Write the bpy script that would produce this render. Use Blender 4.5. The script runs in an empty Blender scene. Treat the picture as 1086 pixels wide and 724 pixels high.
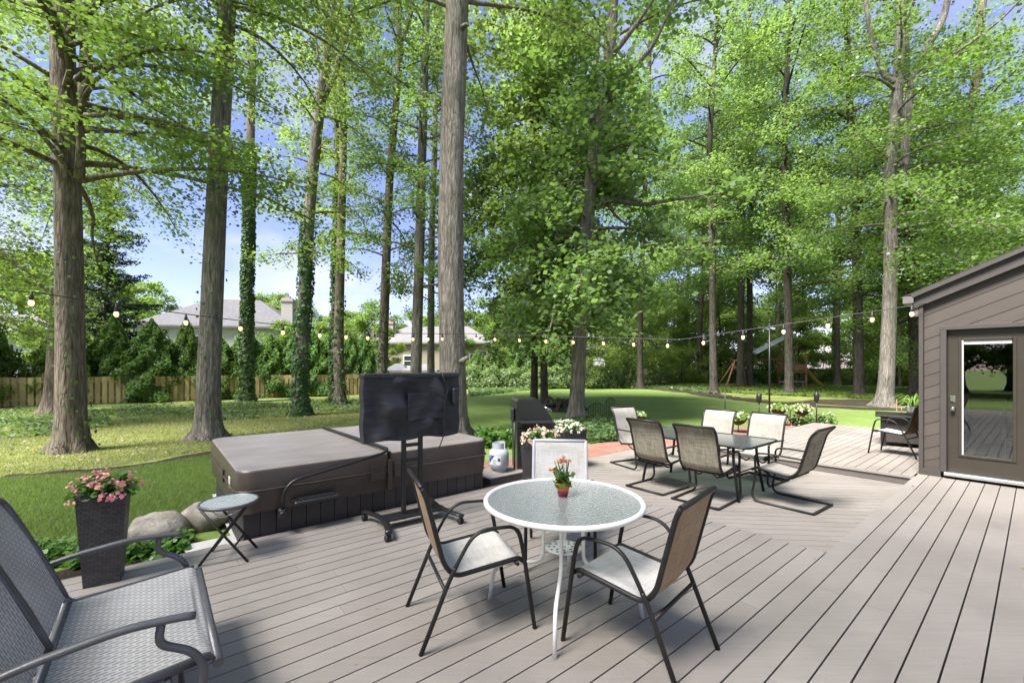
import bpy, math, random
import numpy as np
from mathutils import Vector, Matrix
R = math.radians
sc = bpy.context.scene
C = sc.collection
# ------------------------------------------------------------------ camera, sky, sun, exposure
EYE = 1.58            # eye height over the upper deck (z = 0)
FPX = 460.0           # focal length in photo pixels (1086 wide)
CX, CY = 543.0, 389.0 # horizon row of the photo
cam = bpy.data.objects.new('camera', bpy.data.cameras.new('camera'))
C.objects.link(cam)
cam.location = (0, 0, EYE)
cam.rotation_euler = (R(90), 0, 0)
cam.data.sensor_width = 36
cam.data.lens = 36 * FPX / 1086
cam.data.shift_y = -(362 - CY) / 1086 * 1.0
cam.data.clip_end = 2000
cam.data.clip_start = 0.05
sc.camera = cam

SUN_EL, SUN_AZ = 56, -130     # azimuth clockwise from +Y (ahead): the sun stands to the left, a little behind
world = bpy.data.worlds.new('World')
sc.world = world
world.use_nodes = True
wn, wl = world.node_tree.nodes, world.node_tree.links
wn.clear()
w_out = wn.new('ShaderNodeOutputWorld')
w_bg = wn.new('ShaderNodeBackground')
w_bg.inputs['Strength'].default_value = 0.072
sky = wn.new('ShaderNodeTexSky')
sky.sky_type = 'NISHITA'
sky.sun_disc = False
sky.sun_elevation = R(SUN_EL)
sky.sun_rotation = R(SUN_AZ)
sky.air_density = 1.0
sky.dust_density = 0.6
sky.ozone_density = 2.0
# clouds: noise over the direction, flattened towards the horizon
tc = wn.new('ShaderNodeTexCoord')
sep = wn.new('ShaderNodeSeparateXYZ'); wl.new(tc.outputs['Generated'], sep.inputs[0])
addz = wn.new('ShaderNodeMath'); addz.operation = 'ADD'; addz.inputs[1].default_value = 0.22; wl.new(sep.outputs['Z'], addz.inputs[0])
mx = wn.new('ShaderNodeMath'); mx.operation = 'MAXIMUM'; mx.inputs[1].default_value = 0.06; wl.new(addz.outputs[0], mx.inputs[0])
dx = wn.new('ShaderNodeMath'); dx.operation = 'DIVIDE'; wl.new(sep.outputs['X'], dx.inputs[0]); wl.new(mx.outputs[0], dx.inputs[1])
dy = wn.new('ShaderNodeMath'); dy.operation = 'DIVIDE'; wl.new(sep.outputs['Y'], dy.inputs[0]); wl.new(mx.outputs[0], dy.inputs[1])
cmb = wn.new('ShaderNodeCombineXYZ'); wl.new(dx.outputs[0], cmb.inputs[0]); wl.new(dy.outputs[0], cmb.inputs[1])
cn = wn.new('ShaderNodeTexNoise'); cn.inputs['Scale'].default_value = 1.1; cn.inputs['Detail'].default_value = 7; cn.inputs['Roughness'].default_value = 0.55
wl.new(cmb.outputs[0], cn.inputs['Vector'])
cr = wn.new('ShaderNodeValToRGB')
cr.color_ramp.elements[0].position = 0.48; cr.color_ramp.elements[0].color = (0, 0, 0, 1)
cr.color_ramp.elements[1].position = 0.70; cr.color_ramp.elements[1].color = (1, 1, 1, 1)
wl.new(cn.outputs['Fac'], cr.inputs[0])
tint = wn.new('ShaderNodeMixRGB'); tint.blend_type = 'MULTIPLY'; tint.inputs[0].default_value = 1.0
tint.inputs[2].default_value = (1.04, 0.88, 1.10, 1)
wl.new(sky.outputs[0], tint.inputs[1])
cmix = wn.new('ShaderNodeMixRGB'); cmix.inputs[2].default_value = (4.3, 4.35, 5.7, 1)
wl.new(cr.outputs[0], cmix.inputs[0]); wl.new(tint.outputs[0], cmix.inputs[1])
wl.new(cmix.outputs[0], w_bg.inputs['Color'])
wl.new(w_bg.outputs[0], w_out.inputs['Surface'])

sun = bpy.data.objects.new('sun', bpy.data.lights.new('sun', 'SUN'))
C.objects.link(sun)
sun.data.energy = 5.0
sun.data.angle = R(22)
sun.data.color = (1.0, 0.965, 0.915)
sd = Vector((math.sin(R(SUN_AZ)) * math.cos(R(SUN_EL)), math.cos(R(SUN_AZ)) * math.cos(R(SUN_EL)), math.sin(R(SUN_EL))))
sun.rotation_euler = sd.to_track_quat('Z', 'Y').to_euler()
sun.location = sd * 60
sc.view_settings.view_transform = 'Standard'
sc.view_settings.look = 'None'
sc.view_settings.exposure = 1.85
sc.view_settings.gamma = 1
sc.view_settings.use_curve_mapping = False
sc.cycles.max_bounces = 10
sc.cycles.transparent_max_bounces = 12
sc.cycles.diffuse_bounces = 6
sc.cycles.transmission_bounces = 6
sc.cycles.glossy_bounces = 3
sc.cycles.caustics_reflective = False
sc.cycles.caustics_refractive = False
sc.cycles.sample_clamp_indirect = 6
sc.cycles.use_denoising = True

# ------------------------------------------------------------------ frames and helpers
ANG = R(50.5)
U = Vector((math.sin(ANG), math.cos(ANG), 0))        # along the deck boards, towards the house wall
V = Vector((-math.cos(ANG), math.sin(ANG), 0))       # along the house wall, away to the left
DECK_AZ = -ANG                                        # rotation_z whose +Y points along U
LOW = -0.14
GND = -0.20
def W(a, b, z=0.0):
    p = U * a + V * b
    return Vector((p.x, p.y, z))
def G(px, py, z=0.0):
    """ground point seen at a photo pixel, on the level z"""
    y = (EYE - z) * FPX / (py - CY)
    return Vector(((px - CX) / FPX * y, y, z))
def D(px, py, y):
    """point at depth y metres seen at a photo pixel"""
    return Vector(((px - CX) / FPX * y, y, EYE - (py - CY) / FPX * y))

class MB:
    """collects shapes and links them as ONE mesh object"""
    def __init__(s):
        s.v, s.f, s.m, s.sm, s.t = [], [], [], [], []
        s.M = None
        s.mat = 0
        s.tint = 0.5
    def face(s, idx, smooth=False):
        s.f.append(idx); s.m.append(s.mat); s.sm.append(smooth); s.t.append(s.tint)
    def verts(s, pts):
        o = len(s.v)
        if s.M is not None:
            pts = [s.M @ Vector(p) for p in pts]
        s.v.extend([tuple(p) for p in pts])
        return o
    def box(s, c, size, rot=None, bevel=0.0):
        hx, hy, hz = size[0] / 2, size[1] / 2, size[2] / 2
        c = Vector(c)
        b = min(bevel, hx * .9, hy * .9, hz * .9)
        if b <= 0:
            p = [Vector((x, y, z)) for z in (-hz, hz) for y in (-hy, hy) for x in (-hx, hx)]
            fs = [(0, 2, 3, 1), (4, 5, 7, 6), (0, 1, 5, 4), (2, 6, 7, 3), (0, 4, 6, 2), (1, 3, 7, 5)]
        else:
            p, ix = [], {}
            for sx in (-1, 1):
                for sy in (-1, 1):
                    for sz in (-1, 1):
                        for ax in range(3):
                            q = [sx * (hx - b), sy * (hy - b), sz * (hz - b)]
                            q[ax] = (sx, sy, sz)[ax] * (hx, hy, hz)[ax]
                            ix[(sx, sy, sz, ax)] = len(p); p.append(Vector(q))
            fs = []
            for ax in range(3):
                o1, o2 = (ax + 1) % 3, (ax + 2) % 3
                for sg in (-1, 1):
                    l = []
                    for (a, d) in ((-1, -1), (1, -1), (1, 1), (-1, 1)):
                        k = [0, 0, 0]; k[ax] = sg; k[o1] = a; k[o2] = d
                        l.append(ix[(k[0], k[1], k[2], ax)])
                    fs.append(tuple(l if sg > 0 else l[::-1]))
            for ax in range(3):                      # edges parallel to ax
                o1, o2 = (ax + 1) % 3, (ax + 2) % 3
                for a in (-1, 1):
                    for d in (-1, 1):
                        def k(sg, which):
                            kk = [0, 0, 0]; kk[ax] = sg; kk[o1] = a; kk[o2] = d
                            return ix[(kk[0], kk[1], kk[2], which)]
                        l = (k(-1, o1), k(1, o1), k(1, o2), k(-1, o2))
                        fs.append(l[::-1] if a * d > 0 else l)
            for sx in (-1, 1):
                for sy in (-1, 1):
                    for sz in (-1, 1):
                        l = tuple(ix[(sx, sy, sz, ax)] for ax in range(3))
                        fs.append(l if sx * sy * sz > 0 else l[::-1])
        if rot is not None:
            p = [rot @ q for q in p]
        o = s.verts([c + q for q in p])
        for f in fs:
            s.face(tuple(o + i for i in f))
    def prism(s, poly, z0, z1):
        """poly: list of (x, y) counter-clockwise"""
        n = len(poly)
        o = s.verts([(x, y, z0) for x, y in poly] + [(x, y, z1) for x, y in poly])
        s.face(tuple(o + n + i for i in range(n)))
        s.face(tuple(o + i for i in range(n - 1, -1, -1)))
        for i in range(n):
            j = (i + 1) % n
            s.face((o + i, o + j, o + n + j, o + n + i))
    def tube(s, pts, r, n=8, cap=True, smooth=True, flat=1.0, closed=False, up=None):
        """sweep along pts; r a number or a list; flat squeezes the section along its second axis"""
        pts = [Vector(p) for p in pts]
        k = len(pts)
        if not hasattr(r, '__len__'):
            r = [r] * k
        T = []
        for i in range(k):
            if closed:
                d = pts[(i + 1) % k] - pts[i - 1]
            else:
                d = pts[min(i + 1, k - 1)] - pts[max(i - 1, 0)]
            T.append(d.normalized() if d.length > 1e-9 else Vector((0, 0, 1)))
        a = Vector(up) if up is not None else (Vector((0, 0, 1)) if abs(T[0].z) < .9 else Vector((1, 0, 0)))
        nrm = (a - T[0] * a.dot(T[0])).normalized()
        o = None
        rings = []
        for i in range(k):
            nrm = nrm - T[i] * nrm.dot(T[i])
            if nrm.length < 1e-6:
                nrm = T[i].orthogonal()
            nrm.normalize()
            bn = T[i].cross(nrm)
            ring = [pts[i] + (nrm * math.cos(2 * math.pi * j / n) * flat + bn * math.sin(2 * math.pi * j / n)) * r[i] for j in range(n)]
            rings.append(s.verts(ring))
        for i in range(k if closed else k - 1):
            p, q = rings[i], rings[(i + 1) % k]
            for j in range(n):
                s.face((p + j, p + (j + 1) % n, q + (j + 1) % n, q + j), smooth)
        if cap and not closed:
            s.face(tuple(rings[0] + j for j in range(n - 1, -1, -1)))
            s.face(tuple(rings[-1] + j for j in range(n)))
    def lathe(s, prof, n=24, c=(0, 0, 0), smooth=True, cap=True):
        """prof: (radius, z) from bottom to top"""
        c = Vector(c)
        rings = []
        for (r, z) in prof:
            rings.append(s.verts([c + Vector((r * math.cos(2 * math.pi * j / n), r * math.sin(2 * math.pi * j / n), z)) for j in range(n)]))
        for i in range(len(prof) - 1):
            p, q = rings[i], rings[i + 1]
            for j in range(n):
                s.face((p + j, p + (j + 1) % n, q + (j + 1) % n, q + j), smooth)
        if cap:
            s.face(tuple(rings[0] + j for j in range(n - 1, -1, -1)))
            s.face(tuple(rings[-1] + j for j in range(n)))
    def ball(s, c, r, n=12, m=8, jit=0.0, rng=None):
        if not hasattr(r, '__len__'):
            r = (r, r, r)
        c = Vector(c)
        rings = []
        for i in range(1, m):
            t = math.pi * i / m
            ring = []
            for j in range(n):
                ph = 2 * math.pi * j / n
                k = 1 + (rng.uniform(-jit, jit) if rng else 0)
                ring.append(c + Vector((r[0] * math.sin(t) * math.cos(ph) * k, r[1] * math.sin(t) * math.sin(ph) * k, -r[2] * math.cos(t) * k)))
            rings.append(s.verts(ring))
        b = s.verts([c - Vector((0, 0, r[2]))]); t_ = s.verts([c + Vector((0, 0, r[2]))])
        for i in range(len(rings) - 1):
            for j in range(n):
                s.face((rings[i] + j, rings[i] + (j + 1) % n, rings[i + 1] + (j + 1) % n, rings[i + 1] + j), True)
        for j in range(n):
            s.face((b, rings[0] + (j + 1) % n, rings[0] + j), True)
            s.face((t_, rings[-1] + j, rings[-1] + (j + 1) % n), True)
    def grid(s, P, smooth=True, flip=False):
        """P: rows of points"""
        nr, nc = len(P), len(P[0])
        o = s.verts([p for row in P for p in row])
        for i in range(nr - 1):
            for j in range(nc - 1):
                q = (o + i * nc + j, o + i * nc + j + 1, o + (i + 1) * nc + j + 1, o + (i + 1) * nc + j)
                s.face(q[::-1] if flip else q, smooth)
    def build(s, name, mats, parent=None, loc=None):
        me = bpy.data.meshes.new(name)
        me.from_pydata(s.v, [], s.f)
        if not isinstance(mats, (list, tuple)):
            mats = [mats]
        for m in mats:
            me.materials.append(m)
        me.polygons.foreach_set('material_index', s.m)
        me.polygons.foreach_set('use_smooth', s.sm)
        at = me.attributes.new('tint', 'FLOAT', 'FACE')
        at.data.foreach_set('value', s.t)
        me.update()
        o = bpy.data.objects.new(name, me)
        C.objects.link(o)
        if parent:
            o.parent = parent
        if loc is not None:
            o.location = loc
        return o

def tag(o, label=None, cat=None, group=None, kind=None):
    if label: o['label'] = label
    if cat: o['category'] = cat
    if group: o['group'] = group
    if kind: o['kind'] = kind
    return o
def thing(name, label, cat, loc=(0, 0, 0), rz=0.0, group=None):
    o = bpy.data.objects.new(name, None)
    o.empty_display_size = .2
    C.objects.link(o)
    o.location = loc
    o.rotation_euler = (0, 0, rz)
    return tag(o, label, cat, group)
def struct(o):
    o['kind'] = 'structure'
    return o
def dup(root, loc, rz=0.0, label=None, scale=None):
    r = root.copy(); C.objects.link(r)
    r.location = loc; r.rotation_euler = (0, 0, rz)
    if scale: r.scale = scale
    if label: r['label'] = label
    for ch in list(root.children):
        c = ch.copy(); C.objects.link(c); c.parent = r
        for g in list(ch.children):
            d = g.copy(); C.objects.link(d); d.parent = c
    return r
def arc_corner(pts, rad, seg=5):
    """round the inner corners of a polyline"""
    pts = [Vector(p) for p in pts]
    out = [pts[0]]
    for i in range(1, len(pts) - 1):
        p, a, b = pts[i], pts[i - 1], pts[i + 1]
        da, db = (a - p), (b - p)
        rr = min(rad, da.length * .48, db.length * .48)
        pa, pb = p + da.normalized() * rr, p + db.normalized() * rr
        for k in range(seg + 1):
            t = k / seg
            out.append(pa * (1 - t) ** 2 + p * 2 * t * (1 - t) + pb * t * t)
    out.append(pts[-1])
    return out
def clip_poly(poly, n, d):
    """keep the side n.p <= d of a 2-D polygon"""
    out = []
    for i in range(len(poly)):
        p, q = poly[i], poly[(i + 1) % len(poly)]
        sp, sq = n[0] * p[0] + n[1] * p[1] - d, n[0] * q[0] + n[1] * q[1] - d
        if sp <= 0: out.append(p)
        if (sp < 0 and sq > 0) or (sp > 0 and sq < 0):
            t = sp / (sp - sq)
            out.append((p[0] + (q[0] - p[0]) * t, p[1] + (q[1] - p[1]) * t))
    return out

# ------------------------------------------------------------------ materials
def new_mat(name):
    m = bpy.data.materials.new(name)
    m.use_nodes = True
    nt = m.node_tree
    b = nt.nodes['Principled BSDF']
    return m, nt.nodes, nt.links, b
def coords(N, L, scale=(1, 1, 1), kind='Object', rot=(0, 0, 0)):
    t = N.new('ShaderNodeTexCoord'); mp = N.new('ShaderNodeMapping')
    mp.inputs['Scale'].default_value = scale
    mp.inputs['Rotation'].default_value = rot
    L.new(t.outputs[kind], mp.inputs['Vector'])
    return mp.outputs[0]
def noise(N, L, vec, scale, detail=4, rough=.55):
    n = N.new('ShaderNodeTexNoise')
    n.inputs['Scale'].default_value = scale; n.inputs['Detail'].default_value = detail; n.inputs['Roughness'].default_value = rough
    L.new(vec, n.inputs['Vector'])
    return n.outputs['Fac']
def ramp(N, L, fac, stops):
    r = N.new('ShaderNodeValToRGB')
    e = r.color_ramp.elements
    while len(e) < len(stops): e.new(.5)
    for i, (p, c) in enumerate(stops):
        e[i].position = p; e[i].color = (c[0], c[1], c[2], 1)
    L.new(fac, r.inputs[0])
    return r.outputs[0]
def mul(N, L, a, k, amt=1.0):
    m = N.new('ShaderNodeMixRGB'); m.blend_type = 'MULTIPLY'; m.inputs[0].default_value = amt
    L.new(a, m.inputs[1])
    if isinstance(k, tuple): m.inputs[2].default_value = (*k, 1)
    else: L.new(k, m.inputs[2])
    return m.outputs[0]
def bump(N, L, b, h, strength=.3, dist=.01):
    bp = N.new('ShaderNodeBump'); bp.inputs['Strength'].default_value = strength; bp.inputs['Distance'].default_value = dist
    L.new(h, bp.inputs['Height']); L.new(bp.outputs[0], b.inputs['Normal'])
    return bp
def attr(N, name='tint'):
    a = N.new('ShaderNodeAttribute'); a.attribute_name = name
    return a.outputs['Fac']
def M(name, col, rough=.6, var=.15, vscale=6, bmp=0.0, bscale=60, metal=0.0, stretch=(1, 1, 1), tintvar=0.0, spec=.5, kind='Object', bdist=.004):
    m, N, L, b = new_mat(name)
    vec = coords(N, L, stretch, kind)
    f = noise(N, L, vec, vscale, 5)
    lo = tuple(c * (1 - var) for c in col); hi = tuple(min(1, c * (1 + var)) for c in col)
    c = ramp(N, L, f, [(.3, lo), (.7, hi)])
    if tintvar:
        t = ramp(N, L, attr(N), [(0, (1 - tintvar,) * 3), (1, (1 + tintvar,) * 3)])
        c = mul(N, L, c, t)
    L.new(c, b.inputs['Base Color'])
    b.inputs['Roughness'].default_value = rough
    b.inputs['Metallic'].default_value = metal
    b.inputs['Specular IOR Level'].default_value = spec
    if bmp:
        bump(N, L, b, noise(N, L, vec, bscale, 4), bmp, bdist)
    return m
def leaf_mat(name, c0, c1, trans=.45, rough=.5, tcol=None, gloss=.35):
    m, N, L, b = new_mat(name)
    c = ramp(N, L, attr(N), [(0, c0), (1, c1)])
    oi = N.new('ShaderNodeObjectInfo')
    hv = N.new('ShaderNodeHueSaturation')
    mr = N.new('ShaderNodeMapRange'); mr.inputs[3].default_value = .485; mr.inputs[4].default_value = .515
    L.new(oi.outputs['Random'], mr.inputs[0]); L.new(mr.outputs[0], hv.inputs['Hue'])
    L.new(c, hv.inputs['Color'])
    c = hv.outputs[0]
    L.new(c, b.inputs['Base Color'])
    b.inputs['Roughness'].default_value = rough
    b.inputs['Specular IOR Level'].default_value = gloss
    t = N.new('ShaderNodeBsdfTranslucent')
    tm = N.new('ShaderNodeMixRGB'); tm.blend_type = 'MULTIPLY'; tm.inputs[0].default_value = 1
    tm.inputs[2].default_value = (*(tcol or (2.1, 2.3, 1.1)), 1)
    L.new(c, tm.inputs[1]); L.new(tm.outputs[0], t.inputs['Color'])
    mixs = N.new('ShaderNodeMixShader'); mixs.inputs[0].default_value = trans
    L.new(b.outputs[0], mixs.inputs[1]); L.new(t.outputs[0], mixs.inputs[2])
    L.new(mixs.outputs[0], N['Material Output'].inputs['Surface'])
    return m
def emit_mat(name, col, s):
    m, N, L, b = new_mat(name)
    b.inputs['Base Color'].default_value = (*col, 1)
    b.inputs['Emission Color'].default_value = (*col, 1)
    b.inputs['Emission Strength'].default_value = s
    return m

MAT = {}
# deck paint: taupe grey with worn, slightly different boards
def deck_mat(name, col, rough=.55):
    m, N, L, b = new_mat(name)
    vec = coords(N, L)
    rot = coords(N, L, (3, 60, 20), rot=(0, 0, R(50.5 - 90)))
    f1 = noise(N, L, vec, 1.3, 6, .6); f2 = noise(N, L, rot, 1.0, 4)
    c = ramp(N, L, f1, [(.25, tuple(x * .82 for x in col)), (.55, col), (.8, tuple(x * 1.10 for x in col))])
    c = mul(N, L, c, ramp(N, L, f2, [(.3, (.95,) * 3), (.7, (1.04,) * 3)]))
    c = mul(N, L, c, ramp(N, L, attr(N), [(0, (.94, .935, .925)), (1, (1.05, 1.055, 1.06))]))
    wear = noise(N, L, rot, .55, 8, .7)
    c = mul(N, L, c, ramp(N, L, wear, [(.30, (.93, .925, .92)), (.52, (1, 1, 1)), (.72, (1.03, 1.03, 1.03))]))
    sp = noise(N, L, vec, 38, 2, .5)
    c = mul(N, L, c, ramp(N, L, sp, [(.24, (.72, .70, .66)), (.30, (1, 1, 1))]))
    L.new(c, b.inputs['Base Color'])
    rr = ramp(N, L, f1, [(.3, (rough - .1,) * 3), (.7, (rough + .12,) * 3)])
    L.new(rr, b.inputs['Roughness'])
    bump(N, L, b, f2, .12, .004)
    return m
MAT['deck'] = deck_mat('deck_paint', (.256, .229, .205))
MAT['deck_edge'] = deck_mat('deck_fascia_paint', (.115, .100, .090))
MAT['deck_under'] = M('gap_shade_dark', (.03, .027, .024), .9)  # near-black, stands for the shade below the boards
MAT['black_metal'] = M('black_powder_coat', (.014, .0135, .0135), .38, .2, 20, .08, 200)
MAT['bronze_metal'] = M('charcoal_metal', (.016, .0145, .0135), .46, .2, 20, .08, 200, spec=.35)
MAT['grey_metal'] = M('grey_powder_coat', (.10, .10, .105), .42, .12, 20, .08, 200, metal=.3)
MAT['white_metal'] = M('white_enamel', (.74, .73, .70), .4, .08, 10, .05, 120)
MAT['chrome'] = M('chrome', (.6, .6, .6), .18, .05, 10, metal=1.0)
MAT['black_plastic'] = M('black_plastic', (.016, .016, .017), .5, .2, 30, .15, 200)
MAT['wicker'] = None
def sling_mat(name, c0, c1, sx=110, sy=110, trans=None, tfac=.25):
    m, N, L, b = new_mat(name)
    vec = coords(N, L, (1, 1, 1))
    w1 = noise(N, L, coords(N, L, (sx, 6, 6)), 1.0, 3); w2 = noise(N, L, coords(N, L, (6, sy, sy)), 1.0, 3)
    a = N.new('ShaderNodeMath'); a.operation = 'ADD'; L.new(w1, a.inputs[0]); L.new(w2, a.inputs[1])
    h = N.new('ShaderNodeMath'); h.operation = 'MULTIPLY'; h.inputs[1].default_value = .5; L.new(a.outputs[0], h.inputs[0])
    c = ramp(N, L, h.outputs[0], [(.34, c0), (.64, c1)])
    big = noise(N, L, vec, 4.5, 4, .6)
    c = mul(N, L, c, ramp(N, L, big, [(.3, (.86, .85, .83)), (.65, (1.04,) * 3)]))
    L.new(c, b.inputs['Base Color'])
    b.inputs['Roughness'].default_value = .75
    b.inputs['Specular IOR Level'].default_value = .25
    bump(N, L, b, h.outputs[0], .35, .002)
    if trans:
        t = N.new('ShaderNodeBsdfTranslucent'); t.inputs['Color'].default_value = (*trans, 1)
        mixs = N.new('ShaderNodeMixShader'); mixs.inputs[0].default_value = tfac
        L.new(b.outputs[0], mixs.inputs[1]); L.new(t.outputs[0], mixs.inputs[2])
        L.new(mixs.outputs[0], N['Material Output'].inputs['Surface'])
    return m
MAT['sling_front'] = sling_mat('pale_sling_fabric', (.40, .385, .365), (.58, .565, .545))
MAT['sling_beige'] = sling_mat('beige_sling_fabric', (.225, .212, .182), (.335, .318, .282), 45, 55)
MAT['sling_tan'] = sling_mat('tan_sling_back', (.24, .165, .095), (.40, .285, .175), 40, 160)
MAT['sling_olive'] = sling_mat('olive_sling_back', (.15, .135, .095), (.36, .33, .25), 45, 55)
MAT['sling_grey'] = sling_mat('grey_white_sling', (.42, .42, .44), (.56, .56, .58), 40, 140)
def weave_mat(name, c0, c1, sc_, kind='Object', scale=(1, 1, 1), rough=.6, bs=.5, row=.5, mort=.02):
    m, N, L, b = new_mat(name)
    br = N.new('ShaderNodeTexBrick')
    L.new(coords(N, L, scale, kind), br.inputs['Vector'])
    br.inputs['Color1'].default_value = (*c0, 1); br.inputs['Color2'].default_value = (*[x * .8 for x in c0], 1)
    br.inputs['Mortar'].default_value = (*c1, 1)
    br.inputs['Scale'].default_value = sc_; br.inputs['Mortar Size'].default_value = mort
    br.inputs['Brick Width'].default_value = .5; br.inputs['Row Height'].default_value = row
    br.inputs['Mortar Smooth'].default_value = .3
    L.new(br.outputs['Color'], b.inputs['Base Color'])
    b.inputs['Roughness'].default_value = rough
    inv = N.new('ShaderNodeMath'); inv.operation = 'SUBTRACT'; inv.inputs[0].default_value = 1; L.new(br.outputs['Fac'], inv.inputs[1])
    bump(N, L, b, inv.outputs[0], bs, .004)
    return m
def glass_mat(name, tint_, pebble=0.0, gl=.9, rough=.03, milk=0.0, ior=1.52):
    m, N, L, b = new_mat(name)
    tr = N.new('ShaderNodeBsdfTransparent'); tr.inputs['Color'].default_value = (*tint_, 1)
    g = N.new('ShaderNodeBsdfGlossy'); g.inputs['Roughness'].default_value = rough; g.inputs['Color'].default_value = (gl, gl, gl, 1)
    fr = N.new('ShaderNodeFresnel'); fr.inputs['IOR'].default_value = ior
    mx_ = N.new('ShaderNodeMixShader')
    if pebble:
        vec = coords(N, L)
        vo = N.new('ShaderNodeTexVoronoi'); vo.inputs['Scale'].default_value = 75; vo.feature = 'SMOOTH_F1'; L.new(vec, vo.inputs['Vector'])
        nz = noise(N, L, vec, 60, 3)
        ad = N.new('ShaderNodeMath'); ad.operation = 'ADD'; L.new(vo.outputs['Distance'], ad.inputs[0]); L.new(nz, ad.inputs[1])
        bp = N.new('ShaderNodeBump'); bp.inputs['Strength'].default_value = pebble; bp.inputs['Distance'].default_value = .006
        L.new(ad.outputs[0], bp.inputs['Height'])
        L.new(bp.outputs[0], g.inputs['Normal']); L.new(bp.outputs[0], fr.inputs['Normal'])
    base = tr.outputs[0]
    if milk:
        df = N.new('ShaderNodeBsdfDiffuse'); df.inputs['Color'].default_value = (.58, .645, .625, 1)
        mk = N.new('ShaderNodeMixShader'); mk.inputs[0].default_value = milk
        L.new(tr.outputs[0], mk.inputs[1]); L.new(df.outputs[0], mk.inputs[2]); base = mk.outputs[0]
    L.new(fr.outputs[0], mx_.inputs[0]); L.new(base, mx_.inputs[1]); L.new(g.outputs[0], mx_.inputs[2])
    L.new(mx_.outputs[0], N['Material Output'].inputs['Surface'])
    return m
MAT['pebble_glass'] = glass_mat('pebbled_glass', (.90, .94, .92), 1.0, .95, .10, .30)
MAT['sheen_glass'] = glass_mat('sky_sheen_glass', (.85, .90, .88), .5, .95, .10, .55)  # extra milky white stands in for sky reflected on the side table
MAT['dark_glass'] = glass_mat('smoked_table_glass', (.42, .50, .47), .12, .95, .06, .16)
MAT['door_glass'] = glass_mat('door_glass', (.80, .83, .80), 0, 1.0, .0, ior=1.95)
def bark(name, c0, c1, sx=7.0, strength=1.0):
    m, N, L, b = new_mat(name)
    vec = coords(N, L, (1, 1, .16))
    big = noise(N, L, coords(N, L), 1.3, 4)
    fur = noise(N, L, coords(N, L, (1, 1, .085)), sx * 3.4, 6, .7)
    f = noise(N, L, vec, sx * 2.2, 7, .62)
    vo = N.new('ShaderNodeTexVoronoi'); vo.feature = 'DISTANCE_TO_EDGE'; vo.inputs['Scale'].default_value = sx * 2.6
    wv = N.new('ShaderNodeVectorMath'); wv.operation = 'ADD'
    nv = N.new('ShaderNodeTexNoise'); nv.inputs['Scale'].default_value = 5; L.new(vec, nv.inputs['Vector'])
    sca = N.new('ShaderNodeVectorMath'); sca.operation = 'SCALE'; sca.inputs['Scale'].default_value = .25
    L.new(nv.outputs['Color'], sca.inputs[0]); L.new(vec, wv.inputs[0]); L.new(sca.outputs[0], wv.inputs[1])
    L.new(wv.outputs[0], vo.inputs['Vector'])
    c = ramp(N, L, f, [(.28, c0), (.66, c1)])
    c = mul(N, L, c, ramp(N, L, vo.outputs['Distance'], [(0, (.68, .66, .64)), (.20, (1.03, 1.03, 1.03))]))
    c = mul(N, L, c, ramp(N, L, fur, [(.34, (.45, .43, .41)), (.50, (1, 1, 1)), (.7, (1.15, 1.14, 1.12))]))
    c = mul(N, L, c, ramp(N, L, big, [(.35, (.82, .84, .78)), (.65, (1.08, 1.06, 1.04))]))
    L.new(c, b.inputs['Base Color'])
    b.inputs['Roughness'].default_value = .9
    b.inputs['Specular IOR Level'].default_value = .15
    ad = N.new('ShaderNodeMath'); ad.operation = 'ADD'
    cl = N.new('ShaderNodeMath'); cl.operation = 'MINIMUM'; cl.inputs[1].default_value = .25; L.new(vo.outputs['Distance'], cl.inputs[0])
    L.new(cl.outputs[0], ad.inputs[0]); L.new(fur, ad.inputs[1])
    bump(N, L, b, ad.outputs[0], strength, .05)
    return m
MAT['bark_brown'] = bark('brown_bark', (.110, .089, .072), (.27, .228, .192), 6)
MAT['bark_grey'] = bark('grey_bark', (.135, .119, .105), (.31, .282, .257), 6)
MAT['bark_dark'] = bark('dark_bark', (.050, .043, .037), (.135, .118, .102), 7)
MAT['leaf_bright'] = leaf_mat('bright_maple_leaf', (.090, .138, .038), (.158, .208, .066), .55)
MAT['leaf_mid'] = leaf_mat('maple_leaf', (.082, .132, .042), (.142, .196, .072), .54)
MAT['leaf_dark'] = leaf_mat('dark_glossy_leaf', (.100, .152, .054), (.160, .216, .086), .45, .48, None, .45)
MAT['leaf_pale'] = leaf_mat('pale_leaf', (.085, .140, .040), (.14, .20, .06), .4, .45, None, .5)
MAT['leaf_far'] = leaf_mat('far_leaf', (.086, .136, .048), (.150, .208, .084), .56)
MAT['leaf_conifer'] = leaf_mat('arborvitae_spray', (.065, .125, .030), (.120, .195, .050), .42, .6)
MAT['leaf_spruce'] = leaf_mat('spruce_needles', (.022, .045, .024), (.045, .075, .038), .12, .65)
MAT['leaf_ivy'] = leaf_mat('ivy_leaf', (.045, .090, .032), (.085, .145, .055), .3, .55, None, .3)
MAT['leaf_plant'] = leaf_mat('bedding_leaf', (.045, .105, .020), (.10, .19, .04), .3, .45)
MAT['leaf_lime'] = leaf_mat('lime_leaf', (.13, .22, .04), (.26, .36, .10), .35, .45)
MAT['leaf_cover'] = leaf_mat('ground_cover_leaf', (.075, .120, .040), (.14, .19, .075), .35, .5)
MAT['grass'] = leaf_mat('grass_blade', (.135, .200, .064), (.205, .275, .105), .5, .55, (1.5, 1.5, .6), .3)
MAT['dry_grass'] = leaf_mat('dry_grass_blade', (.185, .205, .085), (.32, .32, .165), .45, .55, (1.5, 1.5, .8), .3)
MAT['petal_cream'] = leaf_mat('cream_petal', (.72, .50, .36), (.82, .70, .52), .3, .5, (1, 1, 1), .3)
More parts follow.
